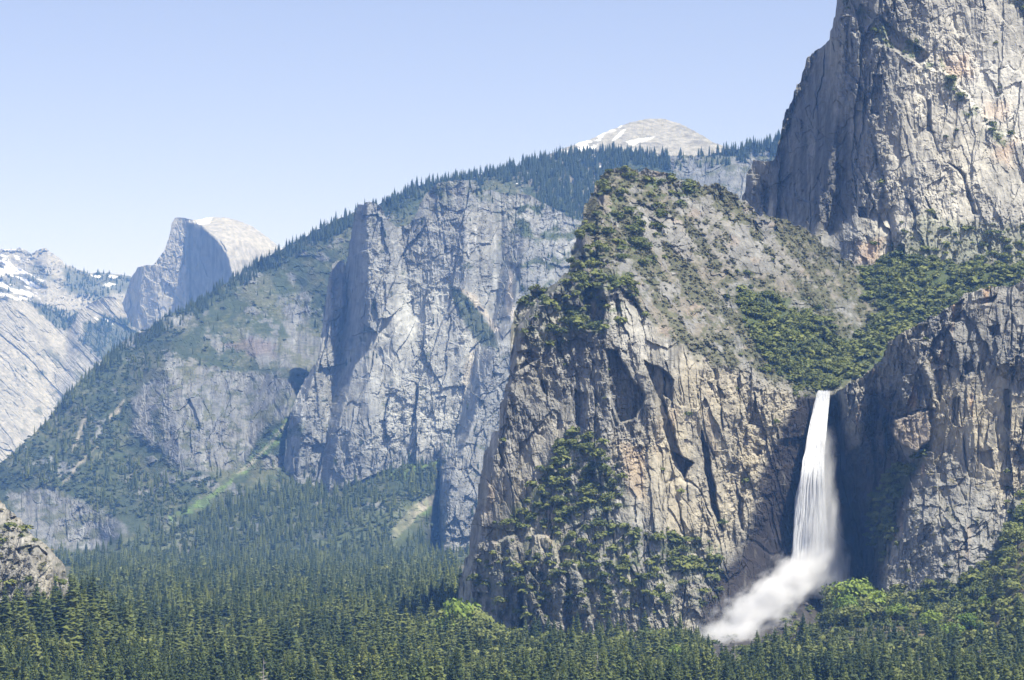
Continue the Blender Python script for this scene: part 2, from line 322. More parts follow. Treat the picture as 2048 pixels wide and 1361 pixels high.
def A_depth(U, V, X, Z):
    uw = U + 9 * fbm(X / 40, Z / 60, 1, 4); vw = V + 9 * fbm(X / 50, Z / 50, 2, 4)
    d = blur(ribs(uw, vw, A_R), 3)
    sl = poly(U, V, A_SLOPE, 14, 14, 5); wet = poly(U, V, A_WET, 14, 14, 6)
    r, t1 = relief(X, Z, 1.0, 100, .12); q, t2 = slope_relief(X, Z, 1.0, 200)
    ar = poly(U, V, [(1100, 620), (1140, 480), (1190, 370), (1225, 360), (1235, 480), (1215, 570), (1230, 690), (1140, 700), (1020, 760), (1010, 640)], 16, 14, 17)
    d = d + ar * (9 * wor(X / 14 + .4 * fbm(X / 9, Z / 9, 18), Z / 22, 19)[2] + 7 * fbm(X / 16, Z / 22, 20, 3))
    pin = 0
    for p, a in A_PIN: pin = np.maximum(pin, poly(U, V, p, 4, 5, 12)); d = d - a * poly(U, V, p, 4, 5, 12)
    for p, a in A_REC: d = d + a * poly(U, V, p, 2.5, 4, 9)
    A_depth.t = t1 * (1 - sl) + t2 * sl; A_depth.sl = sl; A_depth.wet = wet; A_depth.pin = pin
    al, cr_ = .55 * X - .83 * Z, .83 * X + .55 * Z; gul = fbm(cr_ / 15, al / 75, 26, 4, .55)
    oc = sm(fbm(X / 50, Z / 40, 83, 4) + .4 * t2 - .5 * gul, .0, .3); A_depth.gul = gul; A_depth.oc = oc
    q = q + .6 * r * oc + 3 * np.clip(gul, -.6, .6)
    return d + r * (1 - sl) * (1 - .35 * wet) * (1 + .25 * pin) + q * sl
def A_color(U, V, X, Z):
    sl, wet, t = A_depth.sl, A_depth.wet, A_depth.t
    c = rockcol(X, Z, t, 1.0, 100, .2, .78) * 1.1
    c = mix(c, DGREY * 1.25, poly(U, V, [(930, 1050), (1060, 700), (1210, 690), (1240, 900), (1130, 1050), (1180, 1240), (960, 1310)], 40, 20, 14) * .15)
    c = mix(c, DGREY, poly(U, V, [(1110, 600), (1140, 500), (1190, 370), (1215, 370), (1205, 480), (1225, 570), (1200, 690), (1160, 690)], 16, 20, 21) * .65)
    c = mix(c, PALE * .8, poly(U, V, [(1215, 600), (1260, 610), (1320, 690), (1290, 720), (1230, 690)], 12, 12, 22) * .6)
    tn = poly(U, V, A_TAN, 30, 20, 7); c = mix(c, TAN * 1.14 * (1 + .15 * t)[..., None], tn * np.clip(.75 + .5 * fbm(X / 25, Z / 80, 8), 0, 1))
    og = poly(U, V, [(1235, 885), (1290, 900), (1290, 1000), (1260, 985)], 12, 10, 8) * .5 + sm(fbm(X / 30, Z / 90, 77, 4), .45, .8) * .5
    c = mix(c, ORANGE, np.clip(og, 0, 1) * .55)
    wn = np.clip(wet * (1.1 - .4 * sm(fbm(X / 10, Z / 40, 78, 4), .3, .7)), 0, 1)
    c = mix(c, WET * (1 + .8 * sm(t, 0, 1))[..., None], wn)
    # slopes above the brow: soil, dry brush, outcrops
    n1 = fbm(X / 18, Z / 10, 81, 5, .6); n2 = fbm(X / 6, Z / 4, 82, 4, .6); n3 = fbm(X / 50, Z / 40, 83, 4)
    s_ = mix(np.broadcast_to(SOIL, X.shape + (3,)), GREY * .95 * (1 + .2 * t)[..., None], np.clip(A_depth.oc * 1.0 + .25 * sm(n3, -.3, .2), 0, 1))
    rc = poly(U, V, [(1270, 420), (1400, 400), (1520, 470), (1640, 520), (1600, 570), (1480, 540), (1400, 520), (1290, 480)], 20, 25, 85)
    s_ = mix(s_, GREY * (1 + .3 * t)[..., None], rc * .7)
    s_ = mix(s_, np.array((.30, .225, .17)), sm(fbm(X / 30, Z / 22, 84, 4), .3, .6) * .3)
    s_ = mix(s_, BRUSH, sm(n1 * .6 + .6 * n2 + 1.0 * A_depth.gul - .3 * rc - .25 * A_depth.oc, -.45, .05) * .92)
    dn = poly(U, V, A_DENSE, 14, 22, 10); bowl = poly(U, V, [(1400, 520), (1700, 560), (1900, 440), (2180, 460), (2180, 800), (1600, 800), (1480, 740)], 40, 30, 15)
    s_ = mix(s_, BRUSH * .8, bowl * sm(n1 + n2, -.5, .2) * .5); s_ = mix(s_, GREEN * 1.2, dn * .85)
    c = mix(c, s_ * .92, sl)
    rp = np.clip(poly(U, V, A_RAMP, 10, 18, 11) + .55 * poly(U, V, A_RAMP2, 12, 18, 24) + .46 * poly(U, V, [(1000, 1020), (1140, 1000), (1420, 1090), (1440, 1200), (1340, 1240), (940, 1250), (930, 1160)], 20, 30, 25), 0, 1)
    gapn = sm(fbm(X / 11, Z / 8, 86, 4, .6) + .5 * n1, -.30, .12); c = mix(c, GREEN * 1.3, rp * .7 * gapn)
    summit = poly(U, V, [(1140, 560), (1200, 330), (1420, 360), (1330, 470), (1290, 600), (1200, 700), (1140, 640)], 20, 30, 16)
    c = mix(c, GREEN * 1.6, summit * sm(n1, .1, .4) * .6)
    cl = (1 - sl)
    veg = np.stack([np.clip(dn * 1.6 + rp * 1.1 * gapn + summit * 1.1 * sm(n1, -.05, .3) + cl * (1 - wet) * .05 * sm(n1, .0, .4) + bowl * .16 * sm(n1, -.1, .3), 0, 2),
                    np.clip(sl * (1 - dn) * (.05 + .95 * sm(n1 * .6 + 1.0 * A_depth.gul - .3 * A_depth.oc, -.2, .2)), 0, 1)], -1)
    return c, veg
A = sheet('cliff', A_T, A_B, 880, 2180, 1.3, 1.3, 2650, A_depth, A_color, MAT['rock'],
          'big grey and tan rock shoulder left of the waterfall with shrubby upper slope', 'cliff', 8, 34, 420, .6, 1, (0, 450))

# ================================================================== 2. right-hand cliff beside the fall
B_T = [(1655, 800), (1664, 790), (1694, 771), (1718, 756), (1748, 730), (1766, 711), (1775, 688), (1807, 664), (1837, 649), (1867, 634), (1903, 611), (1926, 593), (1950, 581), (1986, 574), (2022, 573), (2048, 557), (2180, 535)]
B_B = [(1655, 1335), (2180, 1335)]
B_R = [[(1650, 790, 2830), (1672, 1000, 2880), (1690, 1330, 2860)],
       [(1685, 770, 2716), (1685, 850, 2712), (1690, 960, 2760), (1735, 1100, 2765), (1735, 1330, 2720)],
       [(1715, 757, 2704), (1722, 850, 2700), (1715, 960, 2745), (1742, 1100, 2735), (1752, 1330, 2700)],
       [(1752, 729, 2698), (1746, 830, 2702), (1735, 960, 2728), (1757, 1100, 2690), (1762, 1330, 2670)],
       [(1800, 668, 2645), (1855, 740, 2612), (1866, 800, 2612), (1866, 900, 2622), (1830, 980, 2622), (1776, 1150, 2606), (1768, 1330, 2560)],
       [(1915, 606, 2640), (1920, 700, 2612), (1930, 850, 2608), (1925, 960, 2606), (1900, 1050, 2566), (1890, 1330, 2500)],
       [(1990, 574, 2640), (1990, 700, 2612), (2000, 850, 2608), (2000, 980, 2590), (2010, 1100, 2540), (2010, 1330, 2440)],
       [(2180, 540, 2640), (2180, 800, 2620), (2180, 1000, 2580), (2180, 1330, 2400)]]
B_PANEL = [(1788, 842), (1815, 832), (1856, 822), (1860, 882), (1832, 905), (1800, 888), (1788, 870)]
B_CONE = [(1868, 905), (1960, 965), (2020, 1060), (2020, 1180), (1900, 1230), (1760, 1200), (1780, 1120), (1820, 1000)]
def B_depth(U, V, X, Z):
    uw = U + 6 * fbm(X / 40, Z / 60, 21, 4); vw = V + 8 * fbm(X / 50, Z / 50, 22, 4)
    d = blur(ribs(uw, vw, B_R), 2)
    r, t = relief(X, Z, 1.1, 300, -.05); r = r * 1.15; q, t2 = slope_relief(X, Z, .8, 400)
    cone = poly(U, V, B_CONE, 14, 14, 23); pan = poly(U, V, B_PANEL, 2, 7, 24)
    ov = poly(U, V, [(1738, 720), (1775, 695), (1830, 700), (1868, 760), (1868, 815), (1850, 818), (1788, 838), (1760, 800)], 4, 5, 25)
    d = d - 16 * ov * sm(V, 690, 820)
    for p, a in [([(1808, 656), (1852, 648), (1856, 672), (1815, 682)], 12), ([(1893, 614), (1926, 600), (1920, 642), (1900, 645)], 14), ([(1956, 600), (1992, 592), (1988, 606), (1960, 608)], 10), ([(1866, 745), (1886, 740), (1880, 805), (1866, 800)], 10),
                 ([(1852, 690), (1880, 718), (1905, 735), (1872, 728)], 9), ([(1925, 730), (1945, 720), (1950, 742), (1930, 750)], 9), ([(1975, 655), (2000, 650), (1998, 668), (1978, 670)], 9), ([(1905, 800), (1918, 795), (1915, 850), (1905, 850)], 9), ([(1960, 905), (1985, 900), (1988, 940), (1966, 935)], 9), ([(2010, 780), (2020, 780), (2018, 860), (2010, 850)], 8)]:
        d = d + a * poly(U, V, p, 2, 5, 37)
    pd = 2618 - (U - 1788) * .25 + (V - 860) * -.12
    r = r * (1 - .3 * cone) * (1 + .35 * poly(U, V, [(1740, 700), (1960, 600), (2100, 700), (1900, 820), (1700, 960)], 30, 10, 26))
    d = d + r + q * cone * .9
    d = d * (1 - pan) + (pd + .55 * r) * pan
    B_depth.t = t; B_depth.cone = cone; B_depth.pan = pan
    return d
def B_color(U, V, X, Z):
    t, cone, pan = B_depth.t, B_depth.cone, B_depth.pan
    c = rockcol(X, Z, t, 1.0, 300, .2, .75) * 1.08
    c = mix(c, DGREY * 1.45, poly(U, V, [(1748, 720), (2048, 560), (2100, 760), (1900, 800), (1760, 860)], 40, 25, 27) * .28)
    c = mix(c, TAN * 1.2, poly(U, V, [(1890, 780), (2180, 700), (2180, 1010), (1960, 970), (1870, 940)], 40, 30, 28) * sm(fbm(X / 14, Z / 70, 29, 4), -.5, .2) * .9)
    c = mix(c, ORANGE, sm(fbm(X / 12, Z / 60, 30, 4), .42, .7) * .6)
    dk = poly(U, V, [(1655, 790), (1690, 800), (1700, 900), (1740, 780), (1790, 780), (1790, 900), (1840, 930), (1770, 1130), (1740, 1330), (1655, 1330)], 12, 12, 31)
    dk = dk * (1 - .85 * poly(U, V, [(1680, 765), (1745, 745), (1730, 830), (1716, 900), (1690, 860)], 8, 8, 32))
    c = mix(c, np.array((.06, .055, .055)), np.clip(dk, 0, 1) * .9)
    c = mix(c, np.array((.27, .235, .19)) * (1 + .3 * t)[..., None], pan)
    n1 = fbm(X / 14, Z / 9, 33, 5, .6)
    c = mix(c, GREY * 1.1, cone * .75); c = mix(c, np.array((.40, .35, .25)), cone * sm(n1, .1, .5) * sm(V, 1050, 940)); c = mix(c, BRUSH * 1.1, cone * sm(n1, .25, .5) * .55)
    gul = poly(U, V, [(1858, 900), (1800, 1000), (1765, 1130), (1745, 1130), (1735, 1000), (1800, 930)], 10, 10, 34)
    low = poly(U, V, [(1650, 1190), (1770, 1190), (1900, 1170), (1985, 1130), (2015, 1050), (2050, 985), (2180, 930), (2180, 1340), (1650, 1340)], 18, 20, 35)
    c = mix(c, GREEN * 1.3, np.clip(gul * .5 + low * .8, 0, 1))
    scree = poly(U, V, [(1935, 1265), (2000, 1235), (2060, 1240), (2060, 1310), (1960, 1300)], 8, 10, 36); c = mix(c, GREY * 1.0, scree)
    veg = np.stack([np.clip(gul * 1.2 + low * 1.5 + cone * .12 * sm(n1, .2, .5) + .025 * sm(n1, .1, .5) * (1 - dk), 0, 2) * (1 - pan) * (1 - scree), np.clip(cone * .3 * sm(n1, 0, .4), 0, 1)], -1)
    return c, veg
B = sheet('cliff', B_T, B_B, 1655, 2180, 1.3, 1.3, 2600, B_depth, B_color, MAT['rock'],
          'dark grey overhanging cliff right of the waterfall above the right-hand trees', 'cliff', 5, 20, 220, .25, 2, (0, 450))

# ================================================================== 3. tall tower, top right
C_T = [(1480, 420), (1489, 378), (1494, 347), (1511, 320), (1545, 318), (1553, 295), (1567, 250), (1575, 218), (1587, 182), (1610, 141), (1616, 117), (1640, 93), (1658, 82), (1662, 53), (1670, 32), (1674, 0), (1690, -60), (1760, -160), (1900, -200), (2180, -200)]
C_B = [(1480, 620), (2180, 620)]
C_R = [[(1480, 300, 3440), (1480, 600, 3420)], [(1545, 300, 3412), (1540, 400, 3400), (1510, 600, 3360)],
       [(1662, -200, 3430), (1652, 60, 3460), (1562, 280, 3450), (1550, 400, 3345), (1525, 600, 3300)],
       [(1668, -200, 3320), (1660, 80, 3330), (1650, 200, 3340), (1632, 290, 3315), (1600, 460, 3255), (1595, 600, 3235)],
       [(1690, -200, 3280), (1678, 80, 3268), (1672, 250, 3258), (1650, 400, 3225), (1628, 470, 3212), (1620, 600, 3200)],
       [(1700, -200, 3272), (1700, 80, 3262), (1692, 300, 3255), (1672, 400, 3245), (1662, 465, 3238), (1650, 500, 3195), (1650, 600, 3185)],
       [(1760, -200, 3260), (1752, 60, 3232), (1735, 300, 3205), (1722, 430, 3195), (1705, 470, 3160), (1695, 600, 3140)],
       [(1900, -200, 3280), (1880, 100, 3230), (1850, 300, 3200), (1840, 440, 3160), (1830, 600, 3130)],
       [(2180, -200, 3340), (2180, 200, 3260), (2180, 500, 3160), (2180, 600, 3100)]]
def C_depth(U, V, X, Z):
    uw = U + 6 * fbm(X / 40, Z / 60, 41, 4); vw = V + 8 * fbm(X / 50, Z / 50, 42, 4)
    d = blur(ribs(uw, vw, C_R), 2)
    r, t = relief(X, Z, 1.15, 500, .06)
    right = sm(U, 1720, 1880)
    for p, a in [([(1760, 30), (1790, 60), (1860, 110), (1840, 130), (1780, 90)], 12), ([(1745, 150), (1765, 150), (1760, 230), (1742, 230)], 14), ([(1853, 198), (1862, 200), (1862, 262), (1870, 268), (1852, 262)], 10),
                 ([(1812, 395), (1822, 400), (1838, 430), (1830, 436)], 12), ([(1718, 415), (1736, 415), (1736, 436), (1716, 434)], 16), ([(1895, 325), (1930, 345), (1955, 430), (1946, 430), (1925, 350)], 10), ([(1850, 395), (1876, 440), (1868, 440)], 10)]:
        d = d + a * poly(U, V, p, 2, 4, 43)
    d = d - 10 * poly(U, V, [(1700, 60), (1900, 150), (1990, 260), (2180, 330), (2180, 620), (1840, 620), (1780, 420), (1730, 200)], 5, 12, 54)
    C_depth.t = t
    return d + r * (1.15 - .5 * right)
def C_color(U, V, X, Z):
    t = C_depth.t
    c = rockcol(X, Z, t, 1.2, 500, .1, .65) * 1.05
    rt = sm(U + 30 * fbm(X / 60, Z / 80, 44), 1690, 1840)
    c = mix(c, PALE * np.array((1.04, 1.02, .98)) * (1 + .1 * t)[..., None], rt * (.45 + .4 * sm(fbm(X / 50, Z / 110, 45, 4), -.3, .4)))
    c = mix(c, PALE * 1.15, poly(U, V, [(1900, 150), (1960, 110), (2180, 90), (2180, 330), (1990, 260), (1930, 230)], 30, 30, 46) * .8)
    c = mix(c, GREY * .85, poly(U, V, [(1700, 0), (1900, 0), (1840, 100), (1800, 200), (1740, 200)], 30, 30, 47) * .6)
    for p, k in [([(1885, 120), (1940, 110), (1940, 155), (1900, 160)], .5), ([(1970, 200), (2020, 205), (2010, 240), (1975, 235)], .4), ([(1990, 290), (2030, 280), (2020, 330), (1990, 320)], .5), ([(1720, 490), (1765, 480), (1760, 530), (1715, 525)], .5)]:
        c = mix(c, np.array((.50, .36, .25)), poly(U, V, p, 14, 14, 48) * k)
    c = mix(c, DGREY * 1.2, poly(U, V, [(1540, 320), (1640, 90), (1690, 300), (1720, 430), (1610, 470), (1550, 420)], 20, 20, 49) * (.55 + .4 * sm(fbm(X / 9, Z / 120, 55, 4), -.2, .3)))  # left flank's shade deepened in the colour, along with dark lichen streaks
    n1 = fbm(X / 20, Z / 20, 50, 5, .6)
    led = poly(U, V, [(1690, 0), (1730, 20), (1800, 60), (1900, 130), (1960, 230), (2048, 290), (2048, 320), (1960, 270), (1880, 170), (1760, 80)], 10, 16, 51)
    foot = poly(U, V, [(1790, 500), (1840, 430), (1900, 440), (2180, 470), (2180, 620), (1700, 620)], 20, 20, 52)
    corner = poly(U, V, [(2000, -40), (2180, -40), (2180, 120), (2050, 40)], 15, 15, 53)
    c = mix(c, GREEN * 1.7, np.clip(led * sm(n1, 0, .3) * .7 + corner * .5 + foot * .4, 0, 1))
    veg = np.stack([np.clip(led * .6 * sm(n1, -.2, .3) + corner * .6 + foot * .5 + .05 * sm(n1, .05, .4) * sm(U, 1690, 1740), 0, 1), foot * .5 + led * .2], -1)
    return c, veg
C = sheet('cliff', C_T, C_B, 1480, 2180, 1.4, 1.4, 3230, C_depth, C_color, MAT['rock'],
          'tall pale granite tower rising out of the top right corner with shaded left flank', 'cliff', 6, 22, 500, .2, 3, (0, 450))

# ================================================================== 4. long forested ridge behind
M_T = [(-140, 985), (0, 927), (40, 893), (94, 842), (140, 785), (165, 757), (205, 725), (240, 688), (262, 675), (290, 662), (330, 634), (365, 618), (400, 600), (440, 572), (480, 546), (520, 523), (550, 505), (600, 478),
       (650, 452), (700, 430), (760, 408), (800, 390), (850, 367), (900, 358), (960, 350), (1000, 340), (1040, 330), (1080, 318), (1130, 310), (1180, 302), (1230, 303), (1300, 312), (1350, 312), (1430, 308), (1480, 300), (1530, 290), (1560, 278), (1700, 240), (1800, 240)]
M_B = [(-140, 1150), (1800, 1150)]
M_R = [[(-140, 980, 7200), (-140, 1050, 6300), (-140, 1130, 5650)],
       [(100, 832, 7300), (100, 950, 6550), (90, 985, 6430), (100, 1085, 6200), (100, 1135, 5650)],
       [(180, 740, 7500), (180, 900, 6700), (190, 1000, 6350), (200, 1085, 6180), (200, 1130, 5650)],
       [(262, 668, 7800), (255, 800, 7050), (250, 950, 6600), (245, 1060, 6050), (245, 1130, 5650)],
       [(400, 590, 7900), (330, 740, 7000), (350, 850, 6640), (375, 945, 6440), (375, 1040, 6030), (370, 1130, 5650)],
       [(500, 535, 8000), (490, 735, 6980), (490, 850, 6610), (480, 945, 6420), (420, 1030, 6050), (410, 1130, 5650)],
       [(590, 480, 8000), (610, 640, 7550), (592, 740, 6690), (580, 830, 6450), (520, 935, 6380), (470, 1020, 6080), (450, 1130, 5650)],
       [(700, 415, 8000), (690, 640, 7300), (660, 960, 6420), (640, 1050, 6000), (640, 1130, 5650)],
       [(830, 352, 8000), (820, 500, 7600), (815, 920, 6350), (790, 1050, 5850), (790, 1130, 5550)],
       [(846, 350, 8000), (846, 500, 7600), (888, 905, 6350), (874, 955, 6240), (858, 1005, 6150), (850, 1055, 6040), (845, 1095, 5920), (845, 1135, 5550)],
       [(862, 350, 8000), (862, 500, 7600), (904, 905, 6480), (892, 955, 6400), (878, 1005, 6330), (870, 1055, 6290), (864, 1098, 6250), (864, 1138, 5550)],
       [(1040, 315, 8000), (1040, 450, 7400), (1000, 800, 6900), (960, 1000, 6380), (960, 1100, 6260), (960, 1140, 5450)],
       [(1250, 310, 7900), (1250, 450, 7300), (1200, 800, 6800), (1100, 1130, 5450)],
       [(1800, 235, 7600), (1720, 450, 7100), (1720, 1130, 6000)]]
M_CL = [[(262, 800), (320, 745), (400, 735), (470, 745), (560, 745), (590, 770), (578, 830), (530, 850), (490, 925), (440, 948), (360, 945), (330, 905), (270, 870)],
        [(10, 990), (90, 970), (150, 1000), (240, 1040), (250, 1065), (200, 1100), (110, 1100), (60, 1080)], [(555, 595), (618, 590), (615, 650), (585, 700), (570, 650)], [(320, 640), (380, 625), (400, 650), (340, 660)],
        [(1320, 320), (1380, 305), (1480, 310), (1540, 300), (1560, 420), (1420, 400)], [(480, 660), (640, 700), (620, 740), (520, 735)]]
def M_depth(U, V, X, Z):
    uw = U + 9 * fbm(X / 150, Z / 150, 61, 4); vw = V + 7 * fbm(X / 150, Z / 150, 62, 4)
    d = blur(ribs(uw, vw, M_R), 3)
    r, t = relief(X, Z, 2.2, 600, -.1); q, t2 = slope_relief(X, Z, 2.2, 700)
    cl = 0
    for k, p in enumerate(M_CL): cl = np.maximum(cl, poly(U, V, p, 8, 12, 63 + k))
    oc = sm(fbm(X / 90, Z / 60, 75, 5, .6), .22, .4) * sm(V, 1110, 1020)
    d = d + 25 * poly(U, V, [(372, 800), (380, 800), (400, 850), (398, 870), (385, 850)], 2, 2, 76)
    M_depth.cl = cl; M_depth.t = t * .6 + t2 * .4; M_depth.oc = np.clip(oc * (1 - cl), 0, 1)
    return d + r * .95 * cl + q * (1 - cl) + r * .5 * M_depth.oc
def M_color(U, V, X, Z):
    cl, t, oc = M_depth.cl, M_depth.t, M_depth.oc
    n1 = fbm(X / 40, Z / 26, 91, 5, .65); n2 = fbm(X / 120, Z / 90, 92, 4)
    c = mix(np.broadcast_to(np.array((.046, .062, .032)), X.shape + (3,)), np.array((.092, .10, .058)), sm(n1 + n2 + .5 * fbm(X / 9, Z / 6, 114, 3), -.3, .6))
    rk = rockcol(X, Z, t, 2.4, 600, .1, .6) * .76
    sp = sm(wor(X / 16, Z / 9, 93)[0], .22, .12) * sm(n2, -.2, .3)
    left = sm(U, 720, 600)
    c = mix(c, rk, np.clip(cl * (1 - .85 * sm(n1 + .3 * n2, .0, .3)) + oc * .85 + sp * left * .8 * sm(V, 780, 700), 0, 1))
    top = poly(U, V, [(1000, 300), (1240, 290), (1240, 480), (1130, 430), (1050, 400)], 30, 20, 94)
    c = mix(c, np.array((.21, .19, .165)), top * sm(n1, -.1, .3) * .6)
    c = mix(c, np.array((.14, .105, .10)), poly(U, V, [(445, 690), (500, 672), (550, 690), (545, 715), (480, 708)], 6, 14, 95) * .5)
    for p in ([(575, 835), (560, 850), (500, 920), (430, 985), (340, 1035), (335, 1050), (420, 1005), (490, 945), (560, 885), (580, 860)], [(770, 950), (850, 915), (900, 898), (895, 915), (830, 950), (800, 965)], [(850, 1000), (880, 990), (850, 1030), (820, 1050)]):
        c = mix(c, LGREEN * 1.05, poly(U, V, p, 5, 13, 96) * (.35 + .5 * sm(fbm(X / 22, Z / 16, 115, 4), -.2, .2)))
    scr = poly(U, V, [(872, 990), (850, 995), (810, 1025), (785, 1060), (776, 1085), (800, 1072), (830, 1035), (865, 1010)], 3, 4, 97)
    scr = np.maximum(scr, poly(U, V, [(583, 840), (560, 870), (500, 935), (470, 950), (520, 905), (560, 858)], 2, 4, 98) * .7)
    for k, p in enumerate([[(178, 815), (170, 870), (150, 900), (140, 910), (160, 860)], [(250, 795), (240, 830), (215, 850), (235, 810)], [(200, 890), (170, 920), (130, 965), (120, 975), (160, 920)]]):
        scr = np.maximum(scr, poly(U, V, p, 3, 8, 99 + k) * .75)
    c = mix(c, np.array((.34, .31, .26)) * (1 + .3 * t)[..., None], scr * (.55 + .45 * sm(fbm(X / 16, Z / 12, 116, 4), -.3, .2)))
    tal = poly(U, V, [(330, 1060), (395, 1060), (390, 1100), (320, 1105)], 8, 14, 104); c = mix(c, GREY * .8, tal * .8)
    sn = sm(fbm(X / 60, Z / 18, 105, 4, .6), .42, .5) * poly(U, V, [(860, 360), (1060, 325), (1220, 310), (1220, 420), (1100, 400), (960, 370)], 10, 10, 106) + sm(V, 330, 300) * poly(U, V, [(1120, 295), (1200, 285), (1200, 315), (1130, 312)], 6, 6, 107)
    c = mix(c, SNOW, np.clip(sn, 0, 1))
    sc2 = np.maximum(scr, np.maximum(poly(U, V - 20, [(872, 990), (850, 995), (810, 1025), (785, 1060), (776, 1085), (800, 1082), (835, 1045), (865, 1020)], 3, 4, 97), poly(U, V - 14, [(583, 835), (560, 850), (500, 920), (430, 985), (350, 1040), (420, 1005), (490, 945), (560, 890)], 3, 6, 96)))
    ok = (1 - sc2) * (1 - .9 * cl)
    gl = poly(U, V, [(600, 1100), (760, 1010), (850, 1000), (800, 1095)], 16, 20, 112) + poly(U, V, [(200, 1110), (330, 1050), (420, 1060), (330, 1120)], 12, 16, 113); c = mix(c, np.array((.085, .105, .045)), np.clip(gl, 0, 1) * .7)
    Tl = np.interp(U, [p[0] for p in M_T], [p[1] for p in M_T]); dt = V - Tl
    sky = sm(dt, 40, 4) * sm(U, 60, 330) * (.25 + 1.1 * sm(fbm(X / 70, Z / 40, 111, 4), -.25, .3))
    upr = poly(U, V, [(960, 345), (1100, 300), (1620, 270), (1600, 330), (1230, 330), (1180, 440), (1100, 430), (1060, 370)], 10, 14, 108)
    base = poly(U, V, [(300, 1075), (460, 1000), (560, 980), (700, 950), (900, 920), (1100, 940), (1100, 1160), (-100, 1160), (-100, 1110), (200, 1110)], 14, 16, 109)
    lf = poly(U, V, [(-140, 970), (100, 830), (262, 668), (420, 600), (330, 720), (260, 780), (230, 900), (300, 960), (440, 955), (340, 1040), (200, 1030), (80, 960), (0, 990)], 12, 14, 110)
    veg = np.stack([np.clip(3.2 * sky + 1.3 * upr + np.where(U > 720, .5, .7) * base * (1 - .65 * np.clip(gl, 0, 1)) * (1 - poly(U, V, [(866, 960), (960, 930), (960, 1100), (858, 1100)], 6, 4, 117)) * sm(n1, -.5, .1) + .22 * lf * sm(n2, -.3, .3) + .02 * ok, 0, 2) * (1 - sc2) * (1 - .9 * cl), np.clip(lf * .9 + base * .75 + .2 * ok * sm(n1, -.1, .4), 0, 1) * ok], -1)
    return c, veg
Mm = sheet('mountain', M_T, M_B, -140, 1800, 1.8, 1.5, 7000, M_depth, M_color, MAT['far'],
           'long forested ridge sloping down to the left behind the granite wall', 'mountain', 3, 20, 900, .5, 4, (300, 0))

# ================================================================== 5. pinnacled granite wall in front of the ridge
S_T = [(556, 1010), (566, 943), (573, 869), (581, 822), (607, 765), (636, 718), (644, 660), (646, 626), (655, 571), (664, 527), (676, 521), (689, 522), (691, 540), (697, 494), (708, 435), (715, 409), (726, 411), (737, 402), (748, 407), (758, 410), (767, 424), (778, 442),
       (792, 455), (812, 452), (826, 442), (842, 402), (855, 385), (873, 367), (917, 360), (951, 363), (965, 378), (1000, 384), (1028, 388), (1064, 392), (1110, 420), (1150, 440), (1230, 450)]
S_B = [(556, 1030), (581, 1015), (618, 1005), (655, 985), (696, 975), (733, 955), (775, 938), (838, 936), (846, 1112), (931, 1120), (1230, 1125)]
S_R = [[(556, 820, 6470), (556, 1000, 6400)], [(640, 520, 6860), (625, 700, 6640), (590, 820, 6430), (575, 1000, 6365)], [(662, 520, 6650), (655, 640, 6560), (640, 720, 6460), (605, 830, 6390), (590, 1000, 6330)],
       [(688, 520, 6660), (680, 640, 6560), (672, 720, 6490), (640, 830, 6400), (620, 1000, 6330)], [(694, 400, 6690), (694, 520, 6670), (690, 640, 6590), (680, 740, 6490), (655, 860, 6400), (640, 1000, 6330)],
       [(722, 400, 6520), (722, 520, 6480), (720, 640, 6430), (705, 740, 6385), (675, 860, 6330), (660, 1000, 6300)],
       [(735, 400, 6490), (738, 520, 6440), (740, 700, 6380), (735, 860, 6310), (720, 1000, 6280)], [(768, 420, 6490), (778, 520, 6440), (790, 700, 6380), (800, 860, 6330), (780, 1000, 6290)],
       [(800, 450, 6560), (812, 560, 6480), (840, 700, 6400), (850, 860, 6340), (830, 1000, 6290)], [(850, 385, 6560), (858, 520, 6480), (870, 700, 6400), (880, 920, 6320)],
       [(930, 360, 6540), (930, 520, 6440), (925, 700, 6400), (900, 860, 6340), (862, 960, 6250), (842, 1100, 6165)],
       [(1000, 384, 6700), (1005, 520, 6560), (985, 640, 6480), (950, 700, 6420), (915, 860, 6330), (885, 960, 6200), (866, 1100, 6140)],
       [(1060, 392, 6650), (1045, 520, 6500), (1020, 640, 6380), (980, 730, 6290), (940, 860, 6210), (905, 960, 6160), (890, 1100, 6110)],
       [(1230, 440, 6800), (1230, 700, 6500), (1230, 1100, 6100)]]
def S_depth(U, V, X, Z):
    uw = U + 4 * fbm(X / 100, Z / 150, 121, 4); vw = V + 6 * fbm(X / 100, Z / 100, 122, 4)
    d = blur(ribs(uw, vw, S_R), 1)
    r, t = relief(X, Z, 2.0, 800, -.12, .6); S_depth.t = t
    return d + r
